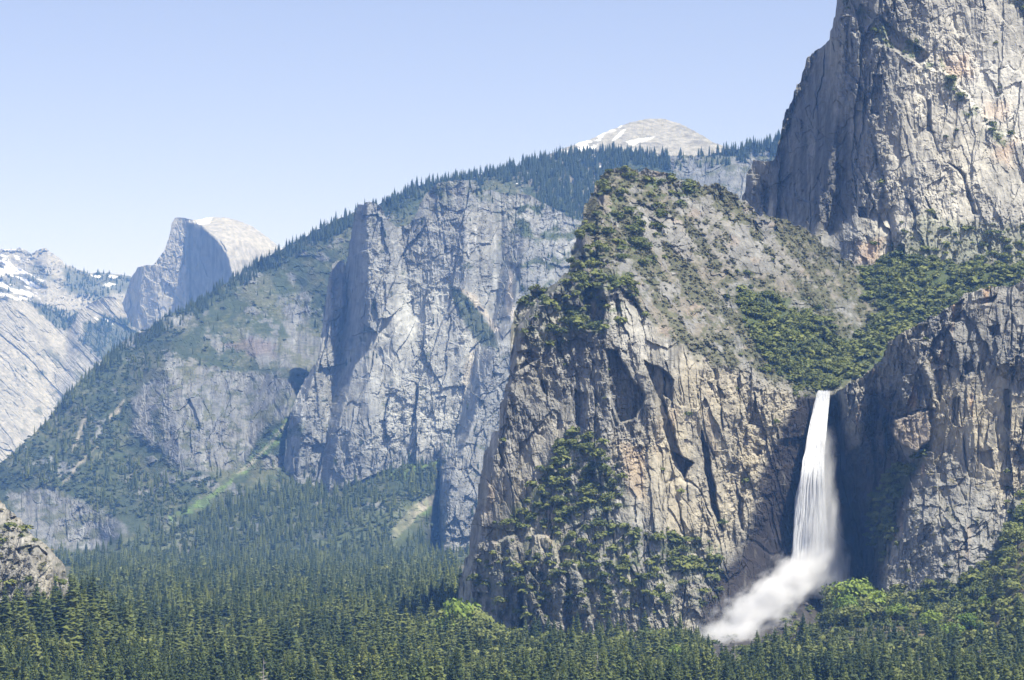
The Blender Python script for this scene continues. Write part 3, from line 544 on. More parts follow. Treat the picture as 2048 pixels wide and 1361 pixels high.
def S_color(U, V, X, Z):
    t = S_depth.t
    c = rockcol(X, Z, t, 2.2, 800, .1, .3)
    c = mix(c, PALE * np.array((.80, .84, .90)) * (1 + .12 * t)[..., None], poly(U, V, [(730, 480), (800, 560), (950, 560), (1000, 640), (900, 900), (760, 900), (740, 700)], 40, 30, 123) * .8)
    n1 = fbm(X / 45, Z / 35, 124, 5, .6)
    vp = poly(U, V, [(895, 570), (925, 580), (985, 660), (1000, 700), (960, 690), (920, 630)], 5, 6, 125) * .9
    vr = poly(U, V, [(1000, 380), (1230, 430), (1230, 760), (1060, 620), (1010, 500)], 25, 25, 126) * sm(n1, .0, .3)
    vt = sm(V, 440, 380) * sm(U, 800, 860) * sm(n1, -.1, .3)
    vb = poly(U, V, [(556, 900), (640, 720), (600, 960), (560, 1000)], 10, 12, 127) * sm(n1, 0, .3) * .6
    g = np.clip(vp + vr * .85 + vt * .7 + vb + .7 * sm(n1, .42, .6), 0, 1)
    c = mix(c, np.array((.06, .078, .04)), g)
    scr = poly(U, V, [(915, 575), (935, 595), (975, 640), (985, 665), (1000, 660), (950, 590)], 2, 4, 128) + poly(U, V, [(1008, 480), (1020, 520), (1012, 600), (1020, 640), (1030, 640), (1022, 540)], 2, 5, 129) + poly(U, V, [(925, 735), (950, 695), (945, 740), (925, 800)], 3, 4, 130) * .6
    c = mix(c, np.array((.46, .42, .36)), np.clip(scr, 0, 1) * .7)
    veg = np.stack([np.clip(vt * .35 + vr * .4 + vp * .6 + vb * .3 + sm(V, 860, 960) * sm(n1, .1, .4) * .3 * sm(U, 720, 640) + .015, 0, 1), g * .5], -1)
    return c, veg
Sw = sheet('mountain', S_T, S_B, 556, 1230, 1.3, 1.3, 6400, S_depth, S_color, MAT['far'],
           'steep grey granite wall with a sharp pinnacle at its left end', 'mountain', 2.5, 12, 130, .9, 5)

# ================================================================== 6. snow-flecked bald dome on the skyline
def dome_depth(U, V, X, Z):
    q, t = slope_relief(X, Z, 1.6, 900); D_t[0] = t
    return 8700 - 260 * np.sqrt(np.maximum(0, 1 - ((U - 1320) / 230) ** 2)) * sm(V, 225, 320) + .55 * q - (V - 236) * 2.2
D_t = [0]
def dome_color(U, V, X, Z):
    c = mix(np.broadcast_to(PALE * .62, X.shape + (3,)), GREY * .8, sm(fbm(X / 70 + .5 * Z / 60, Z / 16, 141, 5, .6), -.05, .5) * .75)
    sn = poly(U, V, [(1100, 310), (1140, 290), (1200, 266), (1240, 248), (1250, 246), (1240, 256), (1205, 280), (1180, 305)], 4, 8, 142) * sm(fbm(X / 40, Z / 14, 144, 4), -.15, .25)
    for p in ([(1250, 283), (1280, 278), (1312, 274), (1290, 281), (1262, 290)], [(1262, 294), (1270, 300), (1280, 311), (1272, 309)], [(1240, 262), (1250, 258), (1240, 272), (1226, 284)]): sn = np.maximum(sn, poly(U, V, p, 2, 4, 143) * .75)
    return mix(c, SNOW, np.clip(sn, 0, 1)), np.zeros(U.shape + (2,))
Dd = sheet('mountain', [(1060, 322), (1110, 304), (1145, 292), (1180, 279), (1220, 260), (1260, 245), (1300, 237), (1330, 238), (1360, 247), (1390, 263), (1430, 286), (1480, 306)], [(1060, 345), (1480, 345)], 1060, 1480, 1.5, 1.3, 8500, dome_depth, dome_color, MAT['far'],
           'rounded bald granite dome with snow patches on the skyline', 'mountain', 1.2, 20, 700, .3, 6)

# ================================================================== 7. half-round dome with a sheer shaded face
H_R = [[(225, 540, 13300), (225, 700, 13150)], [(285, 528, 12965), (270, 700, 12900)], [(343, 440, 12950), (318, 520, 12920), (300, 700, 12870)], [(366, 438, 12930), (372, 470, 12900), (371, 600, 12860), (368, 700, 12840)],
       [(385, 442, 12880), (400, 451, 12800), (412, 462, 12730), (430, 478, 12660), (446, 495, 12610), (458, 520, 12580), (464, 545, 12560), (472, 700, 12540)],
       [(430, 434, 12990), (450, 450, 12820), (470, 480, 12680), (480, 520, 12620), (490, 700, 12570)], [(530, 460, 13050), (560, 500, 12950), (570, 700, 12850)], [(640, 480, 13300), (640, 700, 13100)]]
H_t = [0]
def H_depth(U, V, X, Z):
    d = blur(ribs(U + 1.5 * fbm(X / 100, Z / 200, 151), V, H_R), 1)
    r, t = relief(X, Z, 3.0, 950, .05, .5); q, t2 = slope_relief(X, Z, 3, 960); H_t[0] = t
    dm = poly(U, V, [(372, 425), (403, 449), (415, 461), (434, 475), (448, 492), (460, 516), (468, 560), (640, 600), (640, 425)], 2, 1, 152)
    face = poly(U, V, [(372, 446), (403, 452), (434, 478), (460, 518), (466, 600), (460, 700), (372, 700)], 3, 2, 153)
    H_depth.dm = dm; H_depth.face = face
    return d + r * (1 - dm) * (1 - .5 * face) * .5 + q * dm * .12
def H_color(U, V, X, Z):
    dm, face = H_depth.dm, H_depth.face
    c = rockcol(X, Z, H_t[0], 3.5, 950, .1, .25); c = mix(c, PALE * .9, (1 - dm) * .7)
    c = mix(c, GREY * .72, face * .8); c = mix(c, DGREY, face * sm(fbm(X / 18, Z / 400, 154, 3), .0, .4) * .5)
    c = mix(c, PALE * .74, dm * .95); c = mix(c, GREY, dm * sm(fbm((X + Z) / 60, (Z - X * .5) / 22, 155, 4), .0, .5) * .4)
    sn = poly(U, V, [(394, 440), (408, 436), (426, 434), (418, 446), (406, 450), (397, 448)], 2, 2, 156)
    return mix(c, SNOW, sn), np.zeros(U.shape + (2,))
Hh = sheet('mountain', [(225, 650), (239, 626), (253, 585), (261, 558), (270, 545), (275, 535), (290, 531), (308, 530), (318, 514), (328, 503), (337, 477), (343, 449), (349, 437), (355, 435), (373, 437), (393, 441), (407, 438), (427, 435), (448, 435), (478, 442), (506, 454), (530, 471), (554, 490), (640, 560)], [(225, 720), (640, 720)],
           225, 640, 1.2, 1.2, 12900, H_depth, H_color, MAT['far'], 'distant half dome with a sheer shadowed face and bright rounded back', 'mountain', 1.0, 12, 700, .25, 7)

# ================================================================== 8. far pale granite country at the left edge
f_t = [0]
def F1_depth(U, V, X, Z):
    q, t = slope_relief(X, Z, 5, 970); f_t[0] = t
    return 14800 - (V - 490) * 9 + 4 * (np.abs(U - 95) - 40) + q * 1.3 + 120 * fbm(U / 60, V / 40, 161, 3)
def F1_color(U, V, X, Z):
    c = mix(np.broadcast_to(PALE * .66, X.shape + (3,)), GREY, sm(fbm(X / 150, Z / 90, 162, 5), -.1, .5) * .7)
    tr = np.maximum(poly(U, V, [(128, 530), (180, 545), (262, 550), (262, 590), (190, 600), (150, 590), (120, 560)], 8, 16, 163), poly(U, V, [(-140, 580), (40, 552), (70, 530), (120, 560), (60, 575), (0, 600), (60, 600), (170, 630), (120, 660), (-140, 640)], 6, 14, 164) * .6)
    c = mix(c, np.array((.05, .062, .04)), np.clip(tr, 0, 1) * .75)
    sn = sm(fbm(X / 70 + Z / 40, Z / 60, 165, 5, .6), .02, .2) * poly(U, V, [(-140, 505), (40, 500), (90, 540), (70, 600), (-140, 600)], 10, 10, 166) + sm(fbm(X / 80, Z / 30, 167, 4), .25, .4) * poly(U, V, [(180, 545), (262, 552), (240, 580), (190, 565)], 6, 6, 168)
    return mix(c, SNOW, np.clip(sn, 0, 1)), np.stack([tr, tr * 0], -1)
F1 = sheet('mountain', [(-140, 505), (0, 499), (31, 499), (38, 495), (51, 499), (63, 508), (79, 499), (89, 497), (103, 506), (120, 516), (128, 528), (150, 536), (178, 546), (219, 546), (239, 549), (261, 553), (330, 590)], [(-140, 700), (330, 700)], -140, 330, 1.4, 1.3, 14500, F1_depth, F1_color, MAT['far'],
           'far snowy granite peaks on the skyline at the left edge', 'mountain', 1.5, 14, 800, .3, 8, (300, 0))
F2_R = [[(-140, 600, 12900), (-140, 940, 11500)], [(48, 599, 12800), (60, 760, 12300), (10, 930, 11500)], [(113, 619, 13000), (100, 760, 12450), (60, 930, 11600)], [(135, 640, 12980), (130, 760, 12390), (90, 930, 11700)], [(164, 616, 12900), (150, 760, 12300), (120, 930, 11500)], [(236, 599, 12800), (200, 760, 12200), (200, 930, 11500)], [(330, 650, 13100), (330, 900, 12200)]]
def F2_depth(U, V, X, Z):
    d = blur(ribs(U + 5 * fbm(U / 40, V / 40, 171), V, F2_R), 3); r, t = relief(X, Z, 4.0, 980, .9); f_t[0] = t
    return d + .45 * r
def F2_color(U, V, X, Z):
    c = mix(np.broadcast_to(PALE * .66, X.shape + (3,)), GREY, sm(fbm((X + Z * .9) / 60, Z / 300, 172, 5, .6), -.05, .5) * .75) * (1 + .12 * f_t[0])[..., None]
    tr = np.maximum(poly(U, V, [(160, 650), (215, 630), (260, 640), (300, 720), (215, 720), (165, 690)], 5, 12, 173), poly(U, V, [(55, 606), (110, 616), (165, 612), (140, 660), (110, 655), (90, 640)], 4, 10, 174))
    br = sm(fbm(X / 90, Z / 70, 175, 5, .6), .2, .45) * poly(U, V, [(60, 700), (230, 690), (200, 780), (120, 880), (40, 900), (30, 800)], 25, 25, 176)
    c = mix(c, np.array((.055, .068, .042)), np.clip(tr * .85 + br * .6, 0, 1))
    sn = sm(fbm((X + Z) / 40, (Z - X) / 180, 177, 3), .3, .45) * poly(U, V, [(190, 640), (236, 602), (236, 640), (200, 660)], 6, 6, 178)
    return mix(c, SNOW, sn), np.stack([tr * 1.1 + br * .1, tr * 0], -1)
F2 = sheet('mountain', [(-140, 602), (0, 600), (48, 600), (80, 612), (113, 621), (125, 640), (145, 632), (164, 618), (191, 601), (215, 592), (240, 598), (262, 650), (330, 690)], [(-140, 960), (330, 960)], -140, 330, 1.4, 1.3, 12300, F2_depth, F2_color, MAT['far'],
           'far smooth pale granite slabs below the snowy peaks at the left edge', 'mountain', 2, 14, 300, .2, 9, (300, 0))

# ================================================================== 9. near rock spur at the left edge
L_R = [[(-140, 950, 2210), (-140, 1200, 2080)], [(20, 1010, 2200), (10, 1090, 2130), (0, 1200, 2090)], [(60, 1060, 2180), (70, 1100, 2110), (60, 1180, 2090)], [(100, 1095, 2190), (105, 1140, 2125), (100, 1200, 2105)], [(140, 1120, 2260), (140, 1200, 2200)]]
def L_depth(U, V, X, Z):
    d = blur(ribs(U + 4 * fbm(U / 30, V / 30, 181), V + 4 * fbm(U / 30, V / 30, 182), L_R), 2); r, t = relief(X, Z, .75, 990, -.3); f_t[0] = t
    d = d + 14 * poly(U, V, [(55, 1100), (75, 1092), (95, 1110), (80, 1150), (66, 1130)], 2, 3, 183) + 10 * poly(U, V, [(30, 1100), (62, 1090), (60, 1110), (40, 1115)], 2, 3, 184)
    return d + r
def L_color(U, V, X, Z):
    c = rockcol(X, Z, f_t[0], .9, 990, .3, .5); n1 = fbm(X / 14, Z / 8, 185, 5); return mix(c, BRUSH, sm(n1, .2, .4) * .7), np.stack([.05 + .3 * sm(n1, .2, .45), .2 + 0 * n1], -1)
Lr = sheet('cliff', [(-140, 950), (0, 1000), (21, 1024), (41, 1038), (62, 1069), (91, 1090), (111, 1110), (128, 1131), (136, 1165), (150, 1225)], [(-140, 1330), (150, 1330)], -140, 150, 1.3, 1.3, 2120, L_depth, L_color, MAT['rock'],
           'low grey rock spur poking out of the forest at the left edge', 'cliff', 3, 14, 200, .3, 10, (300, 0))

# ================================================================== valley floor
def ground_h(x, y):
    u = 1024 + x / np.maximum(y, 300) * FPX
    ch = sm(u, 1380, 1430) * (1 - sm(u, 1600, 1660))
    h = ((3 + 25 * sm(u, 1600, 1680)) * sm(y, 2180, 2560) * (1 - ch) + 46 * sm(y, 2490, 2740) * ch) * sm(u, 860, 1000) + 42 * sm(y, 1720, 2060) * (1 - sm(y, 2200, 2700)) * (1 - sm(u, 130, 360)) + 70 * sm(y, 2050, 2480) * sm(u, 1900, 2070) + 5 * sm(y, 1900, 2400) * sm(u, 700, 1000)
    return h + 2.5 * fbm(x / 120, y / 120, 201, 3) + 4
def build_ground():
    ys = np.concatenate([np.linspace(-450, 1200, 20), np.arange(1220, 2700, 10), np.arange(2720, 6500, 45), np.linspace(6600, 15500, 30)])
    us = np.linspace(-1, 1, 261); XX = us[None] * (500 + .28 * np.maximum(ys, 0))[:, None] * 1.0; YY = np.repeat(ys[:, None], len(us), 1)
    ZZ = ground_h(XX, YY); nu, nv = XX.shape
    I = np.arange(nu * nv).reshape(nu, nv); F = np.stack([I[:-1, :-1], I[:-1, 1:], I[1:, 1:], I[1:, :-1]], -1).reshape(-1, 4)
    c = mix(np.broadcast_to(np.array((.07, .075, .04)), XX.shape + (3,)), np.array((.15, .125, .08)), sm(fbm(XX / 40, YY / 40, 202, 4), -.1, .5))
    uu = 1024 + XX / np.maximum(YY, 300) * FPX; c = mix(c, np.array((.055, .05, .045)), sm(YY, 2100, 2300) * sm(uu, 1370, 1420) * (1 - sm(uu, 1640, 1700)))
    me = mesh('ground', np.stack([XX, YY, ZZ], -1).reshape(-1, 3), F, MAT['rock'], {'albedo': ('FLOAT_COLOR', 'POINT', c.reshape(-1, 3))}, True)
    tag(link('ground', me), 'brown green valley floor under the forest', 'ground', None, 'structure')
build_ground()

# ================================================================== vegetation shapes (unit height 1, base at the origin)
def conifer(seed, whorls, per, width=.13, low=.1, sub=1, droop=.35):
    g = np.random.default_rng(seed); V = []; F = []
    for k in range(whorls):
        t = (k + g.random() * .8) / whorls; z = low + (1 - low) * t
        rad = width * (1 - t ** 1.35) ** .85 * (1 - .35 * max(0, .15 - t) / .15) + .006
        n = max(3, int(round(per * (.55 + .45 * (1 - t)))))
        a0 = g.random() * 6.28
        for j in range(n):
            a = a0 + j * 6.283 / n + g.normal() * .25; r = rad * (.62 + .55 * g.random()) * (1.25 if g.random() < .07 else 1)
            ww = r * (.34 + .2 * g.random()); dz = -droop * r * (.4 + g.random()) + (.25 * r if t > .8 else 0)
            ca, sa = cos(a), sin(a); tilt = g.normal() * .25
            for q in range(sub):
                f0 = q / sub; f1 = (q + 1) / sub; b = len(V); s = 1.0 if sub == 1 else (1 - .35 * q)
                r0, r1, rm = r * f0 * .85, r * f1, r * (f0 + .55 * (f1 - f0))
                ofs = (g.random() - .5) * ww * (sub > 1)
                V += [(ca * r0, sa * r0, z + dz * f0 + .012), (ca * rm - sa * (ww * s + ofs), sa * rm + ca * (ww * s + ofs), z + dz * (f0 + f1) / 2 - .35 * ww + tilt * ww),
                      (ca * r1 - sa * ofs, sa * r1 + ca * ofs, z + dz * f1 + .01), (ca * rm + sa * (ww * s - ofs), sa * rm - ca * (ww * s - ofs), z + dz * (f0 + f1) / 2 - .35 * ww - tilt * ww)]
                F += [(b, b + 1, b + 2), (b, b + 2, b + 3)]
    # dense inner mass of needles that keeps the light out
    m = 7; b = len(V)
    for k, t in enumerate((0.0, .22, .5, .78)):
        z = low + (1 - low) * (t * .97 + .02); rr = width * (1 - t ** 1.25) ** .9 * (.62, .58, .55, .5)[k] * (.8 if k == 0 else 1)
        for j in range(m):
            q = rr * (.8 + .4 * g.random()); V.append((cos(j * 6.283 / m) * q, sin(j * 6.283 / m) * q, z + g.normal() * .008))
    V.append((0, 0, 1.0)); V.append((0, 0, low))
    for k in range(3):
        for j in range(m):
            i0 = b + k * m + j; i1 = b + k * m + (j + 1) % m; F += [(i0, i1, i1 + m), (i0, i1 + m, i0 + m)]
    for j in range(m): F += [(b + 3 * m + j, b + 3 * m + (j + 1) % m, b + 4 * m), (b + 4 * m + 1, b + (j + 1) % m, b + j)]
    return np.array(V), np.array(F)
def crown(seed, lobes, leaves, flat=.8, base=.0, leaf=.13, spread=.30):
    """rounded crown: leaf-clump faces spread over uneven lobes"""
    g = np.random.default_rng(seed); V = []; F = []
    cs = []
    for k in range(lobes):
        a = g.random() * 6.28; r = spread * math.sqrt(g.random()) if k else 0
        cs.append((cos(a) * r, sin(a) * r, base + (1 - base) * (.42 + .30 * g.random() * flat) - .35 * r, (.20 + .16 * g.random()) * (1 if k else 1.15) * (.3 / spread) ** .6))
    for k in range(leaves):
        cx, cy, cz, cr = cs[g.integers(lobes)]; n = g.normal(size=3); n /= np.linalg.norm(n)
        if n[2] < -.35: n[2] *= -.6
        rr = cr * (.72 + .36 * g.random() ** .7); c = np.array((cx, cy, cz)) + n * rr * np.array((1.05, 1.05, .9 * (1 - base)))
        c[2] = max(c[2], base * .6 + .02)
        m = n + g.normal(size=3) * .45; m[2] += .25; m /= np.linalg.norm(m)
        t = np.cross(m, g.normal(size=3)); t /= np.linalg.norm(t); s = np.cross(m, t); L = leaf * (.6 + .8 * g.random())
        b = len(V); V += [c + t * L, c + s * L * .7 - t * .2 * L, c - t * L * .8 + m * L * .15, c - s * L * .75]; F += [(b, b + 1, b + 2), (b, b + 2, b + 3)]
    return np.array(V), np.array(F)
def trunk(r=.012, h=.9, n=6):
    a = np.arange(n) * 2 * pi / n; V = np.concatenate([np.stack([np.cos(a) * q, np.sin(a) * q, np.full(n, z)], -1) for q, z in ((r * 1.5, -.04), (r, .12), (r * .7, h * .6), (r * .15, h))])
    F = np.array([(k * n + j, k * n + (j + 1) % n, (k + 1) * n + (j + 1) % n, (k + 1) * n + j) for k in range(3) for j in range(n)]); return V, F
def limbs(seed, n=5):
    V, F = trunk(.028, .62, 6); g = np.random.default_rng(seed); V = [V]; F = [F]; off = len(V[0])
    for k in range(n):
        a = g.random() * 6.28; z0 = .18 + .2 * g.random(); tip = np.array((cos(a) * .26, sin(a) * .26, z0 + .25)); b0 = np.array((0, 0, z0)); s = np.array((-sin(a), cos(a), 0)) * .012; u = np.array((0, 0, .014))
        V.append(np.array([b0 + s, b0 + u, b0 - s, tip + s * .3, tip + u * .3, tip - s * .3])); F.append(np.array([(0, 1, 4, 3), (1, 2, 5, 4), (2, 0, 3, 5)]) + off); off += 6
    return np.concatenate(V), np.concatenate(F)
def snag(seed):
    V, F = trunk(.014, 1.0, 6); g = np.random.default_rng(seed); V = [V]; F = [F]; off = len(V[0])
    for k in range(26):
        a = g.random() * 6.28; z0 = .3 + .65 * g.random(); L = .10 * (1.1 - z0) + .03; tip = np.array((cos(a) * L, sin(a) * L, z0 + .02)); b0 = np.array((0, 0, z0)); s = np.array((-sin(a), cos(a), 0)) * .004; u = np.array((0, 0, .006))
        V.append(np.array([b0 + s, b0 + u, b0 - s, tip + s * .3, tip + u * .3, tip - s * .3])); F.append(np.array([(0, 1, 4, 3), (1, 2, 5, 4), (2, 0, 3, 5)]) + off); off += 6
    return np.concatenate(V), np.concatenate(F)

def boulder(seed):
    g = np.random.default_rng(seed + 900); n = 7; V = [(0, 0, -.3)]; F = []
    for k, (z, r) in enumerate(((-.1, .8), (.35, .95), (.75, .6))):
        for j in range(n): q = r * (.7 + .5 * g.random()); V.append((cos(j * 6.283 / n) * q, sin(j * 6.283 / n) * q, z + .2 * g.normal() * .5))
    V.append((.1, .05, .95 + .1 * g.random())); t = len(V) - 1
    for j in range(n):
        k = (j + 1) % n; F += [(0, 1 + k, 1 + j), (1 + 2 * n + j, 1 + 2 * n + k, t)]
        for r in (0, 1): a = 1 + r * n; F += [(a + j, a + k, a + n + k), (a + j, a + n + k, a + n + j)]
    return np.array(V), np.array(F)
RNG = np.random.default_rng(7)
def scatter(name, protos, pos, size, mat, label, cat, squash=None, tint=None):
    """many tiny plants in one object: stuff"""
    n = len(pos); which = RNG.integers(len(protos), size=n); rot = RNG.random(n) * 6.28
    Vs, Fs, Ts = [], [], []; off = 0
    tint = RNG.random(n) if tint is None else tint
    wd = 1 + RNG.normal(size=n) * .14 if squash is None else squash
    for k, (pv, pf) in enumerate(protos):
        ix = np.where(which == k)[0]
        if not len(ix): continue
        c, s = np.cos(rot[ix])[:, None], np.sin(rot[ix])[:, None]; sz = size[ix][:, None]; wx = sz * wd[ix][:, None]
        V = np.stack([(pv[None, :, 0] * c - pv[None, :, 1] * s) * wx, (pv[None, :, 0] * s + pv[None, :, 1] * c) * wx, pv[None, :, 2] * sz], -1) + pos[ix][:, None]
        F = pf[None] + (np.arange(len(ix)) * len(pv))[:, None, None] + off; off += len(ix) * len(pv)
        Vs.append(V.reshape(-1, 3)); Fs.append(F.reshape(-1, 3)); Ts.append(np.repeat(tint[ix], len(pv)))
    me = mesh(name, np.concatenate(Vs), np.concatenate(Fs), mat, {'tint': ('FLOAT', 'POINT', np.concatenate(Ts))})
    return tag(link(name, me), label, cat, None, 'stuff')
def pick(sh, k, per, floor=.004, sel=None):
    """random spots on a landform by its planting density; per: mean plants per 1000 square pixels at density 1"""
    U, V, D = sh['U'], sh['V'], sh['veg'][..., k]
    m = D > floor
    if sel is not None: m &= sel(U, V)
    w_ = np.where(m, D, 0); dA = np.gradient(V, axis=1) * np.gradient(U, axis=0)
    lam = (w_ * np.abs(dA)); n = RNG.poisson(lam.sum() * per / 1000)
    cdf = np.cumsum(lam.ravel()); i = np.searchsorted(cdf, RNG.random(n) * cdf[-1]); i = np.minimum(i, U.size - 1)
    return sh['P'].reshape(-1, 3)[i], U.ravel()[i], V.ravel()[i], D.ravel()[i]

# ---- ridge and talus conifers, far brush
small_fir = [conifer(k, 9, 5, .16 + .035 * (k % 3), .06) for k in range(6)]
small_oak = [crown(50 + k, 5, 46, .9, 0, .2) for k in range(6)]
def far_veg():
    p, u, v, d = pick(Mm, 0, 44); up = v < 720
    sz = np.where(up, (11 + 27 * RNG.random(len(p)) ** 1.3) * np.interp(u, [250, 900], [.68, 1.0]), 20 + 18 * RNG.random(len(p)))
    scatter('treeline', small_fir, p[up] - [0, 0, 1.5], sz[up], MAT['ridgefir'], 'blue green conifers lining the crest and flank of the long ridge', 'treeline')
    scatter('woods', small_fir, p[~up] - [0, 0, 1.5], sz[~up] * (.55 + .5 * RNG.random((~up).sum())), MAT['fir'], 'conifers covering the talus below the long ridge', 'woods')
    p, u, v, d = pick(Mm, 1, 14); scatter('undergrowth', small_oak, p - [0, 0, 2], 5 + 6 * RNG.random(len(p)), MAT['ridgefir'], 'low dark brush covering the left ridge slopes', 'undergrowth', np.full(len(p), 1.4), RNG.random(len(p)) * .8 + .2)
    p, u, v, d = pick(Sw, 0, 9); scatter('woods', small_fir, p - [0, 0, 1.5], 12 + 14 * RNG.random(len(p)), MAT['ridgefir'], 'small conifers on ledges of the grey granite wall', 'woods')
    a = pick(F1, 0, 20); b = pick(F2, 0, 24); p = np.concatenate([a[0], b[0]]); scatter('woods', small_fir, p - [0, 0, 2], 16 + 20 * RNG.random(len(p)), MAT['ridgefir'], 'faint distant conifers among the pale slabs at the left edge', 'woods')
far_veg()

# ---- shrubs on the near cliffs: the largest ones individually, the rest as undergrowth
shrub_lo = [crown(100 + k, 5, 60, .9, 0, .17) for k in range(8)]
shrub_hi = [crown(140 + k, 11, 380, 1.1, 0, .075, .36) for k in range(6)]
SHRUBS = []
def cliff_veg():
    P_, S_, Q_, C_ = [], [], [], []
    for key, sh, per, per2 in (('a', A, 7.0, 46), ('b', B, 6.5, 20), ('c', C, 6, 22), ('l', Lr, 8, 20)):
        p, u, v, d = pick(sh, 0, per); P_.append(p); Q_.append(np.stack([u, v], -1)); C_ += [key] * len(p)
        S_.append(np.where(d > .5, 6 + 7 * RNG.random(len(p)) ** 1.5, 3.5 + 6.5 * RNG.random(len(p)) ** 2.2))
        p2, u2, v2, d2 = pick(sh, 1, per2)
        if key == 'a': bp = p2; bs = 1.2 + 2.6 * RNG.random(len(p2)) ** 2
        else: bp = np.concatenate([bp, p2]); bs = np.concatenate([bs, 1.2 + 2.4 * RNG.random(len(p2)) ** 2])
    scatter('undergrowth', small_oak, bp - [0, 0, .4], bs, MAT['brush'], 'grey green dry brush speckling the slopes above the waterfall', 'undergrowth', np.full(len(bp), 1.5))
    p = np.concatenate(P_); s = np.concatenate(S_); q = np.concatenate(Q_); C_ = np.array(C_)
    keep = ~((q[:, 1] > 1240) & (C_ == 'a')); p, s, q, C_ = p[keep], s[keep], q[keep], C_[keep]
    vis = (q[:, 0] > 5) & (q[:, 0] < 2043) & (q[:, 1] > 5) & ~((C_ == 'a') & (q[:, 0] > 1700) & (q[:, 1] > 560))
    iso = np.where(vis, s, 0); order = np.argsort(-iso); top = order[:270]; rest = order[270:]
    for i in top: SHRUBS.append((p[i], s[i], q[i], C_[i]))
    scatter('undergrowth', shrub_lo, p[rest] - [0, 0, .8], s[rest], MAT['oak'], 'dark green oak scrub covering the ledges and the hanging valley', 'undergrowth', np.full(len(rest), 1.35))
cliff_veg()
def shrubs():
    mes = [mesh('oak_shrub', v, f, MAT['roak']) for v, f in shrub_hi]
    for i, (p, s, q, key) in enumerate(SHRUBS):
        o = link('oak_shrub', mes[i % len(mes)]); o.location = p - np.array((0, 0, .12 * s)); o.scale = (s * 1.3, s * 1.3, s); o.rotation_euler = (0, 0, RNG.random() * 6.28)
        u, v = q
        if key == 'b': L, G = 'round dark green shrub on the cliff or scree slope right of the waterfall', 'shrubs right of the waterfall'
        elif key == 'c': L, G = 'small dark shrub on a ledge of the tall pale granite tower', 'shrubs on the granite tower'
        elif key == 'l': L, G = 'small shrub on the low rock spur at the left edge', 'shrubs on the left rock spur'
        elif u > 1470 and v < 800: L, G = 'green oak bush in the hanging valley above the waterfall', 'bushes in the hanging valley'
        elif v > 830: L, G = 'dark green oak bush on the stepped ledges low on the shoulder left of the waterfall', 'bushes on the low ledges'
        else: L, G = 'dark bush near the summit or upper slope of the rock shoulder left of the waterfall', 'bushes on the upper shoulder'
        tag(o, L, 'shrub', G)
shrubs()

# ---- valley forest
near_fir = [conifer(300 + k, 34, 12, .17 + .035 * (k % 3), .1, 2, .35) for k in range(8)]
mid_fir = [conifer(330 + k, 22, 9, .18 + .035 * (k % 3), .1) for k in range(8)]
lo_fir = [conifer(360 + k, 10, 6, .19 + .03 * (k % 3), .1) for k in range(6)]
round_hi = [crown(400 + k, 15, 900, 1.3, .16, .05, .42) for k in range(4)]
round_lo = [crown(420 + k, 9, 130, 1.2, .16, .12, .38) for k in range(5)]
def forest_spots():
    pts = []
    for y0, y1, sp in ((1250, 1700, 9.8), (1700, 2300, 10.8), (2300, 3200, 12.5), (3200, 4300, 17), (4300, 5650, 21)):
        xs = .226 * y1 + 30; nx, ny = int(2 * xs / sp), int((y1 - y0) / sp)
        gx, gy = np.meshgrid(np.arange(nx), np.arange(ny)); x = -xs + (gx + RNG.random(gx.shape)) * sp; y = y0 + (gy + RNG.random(gx.shape)) * sp
        pts.append(np.stack([x.ravel(), y.ravel()], -1))
    q = np.concatenate(pts); x, y = q.T; u = 1024 + x / y * FPX
    lim = np.interp(u, [-200, 60, 140, 150, 905, 935, 1060, 1160, 1300, 1440, 1560, 1640, 1760, 1900, 2048, 2250], [2060, 2060, 2150, 5650, 5650, 2560, 2510, 2500, 2500, 2480, 2480, 2510, 2520, 2480, 2430, 2400])
    ok = (y < lim) & (np.abs(u - 1024) < 1240)
    ok &= ~((u > 1420) & (u < 1500) & (y > 2030)) & ~((u >= 1500) & (u < 1590) & (y > 2230)) & ~((u >= 1590) & (u < 1660) & (y > 2480))
    ok &= (fbm(x / 60, y / 60, 203, 3) > -.62)
    return x[ok], y[ok], u[ok]
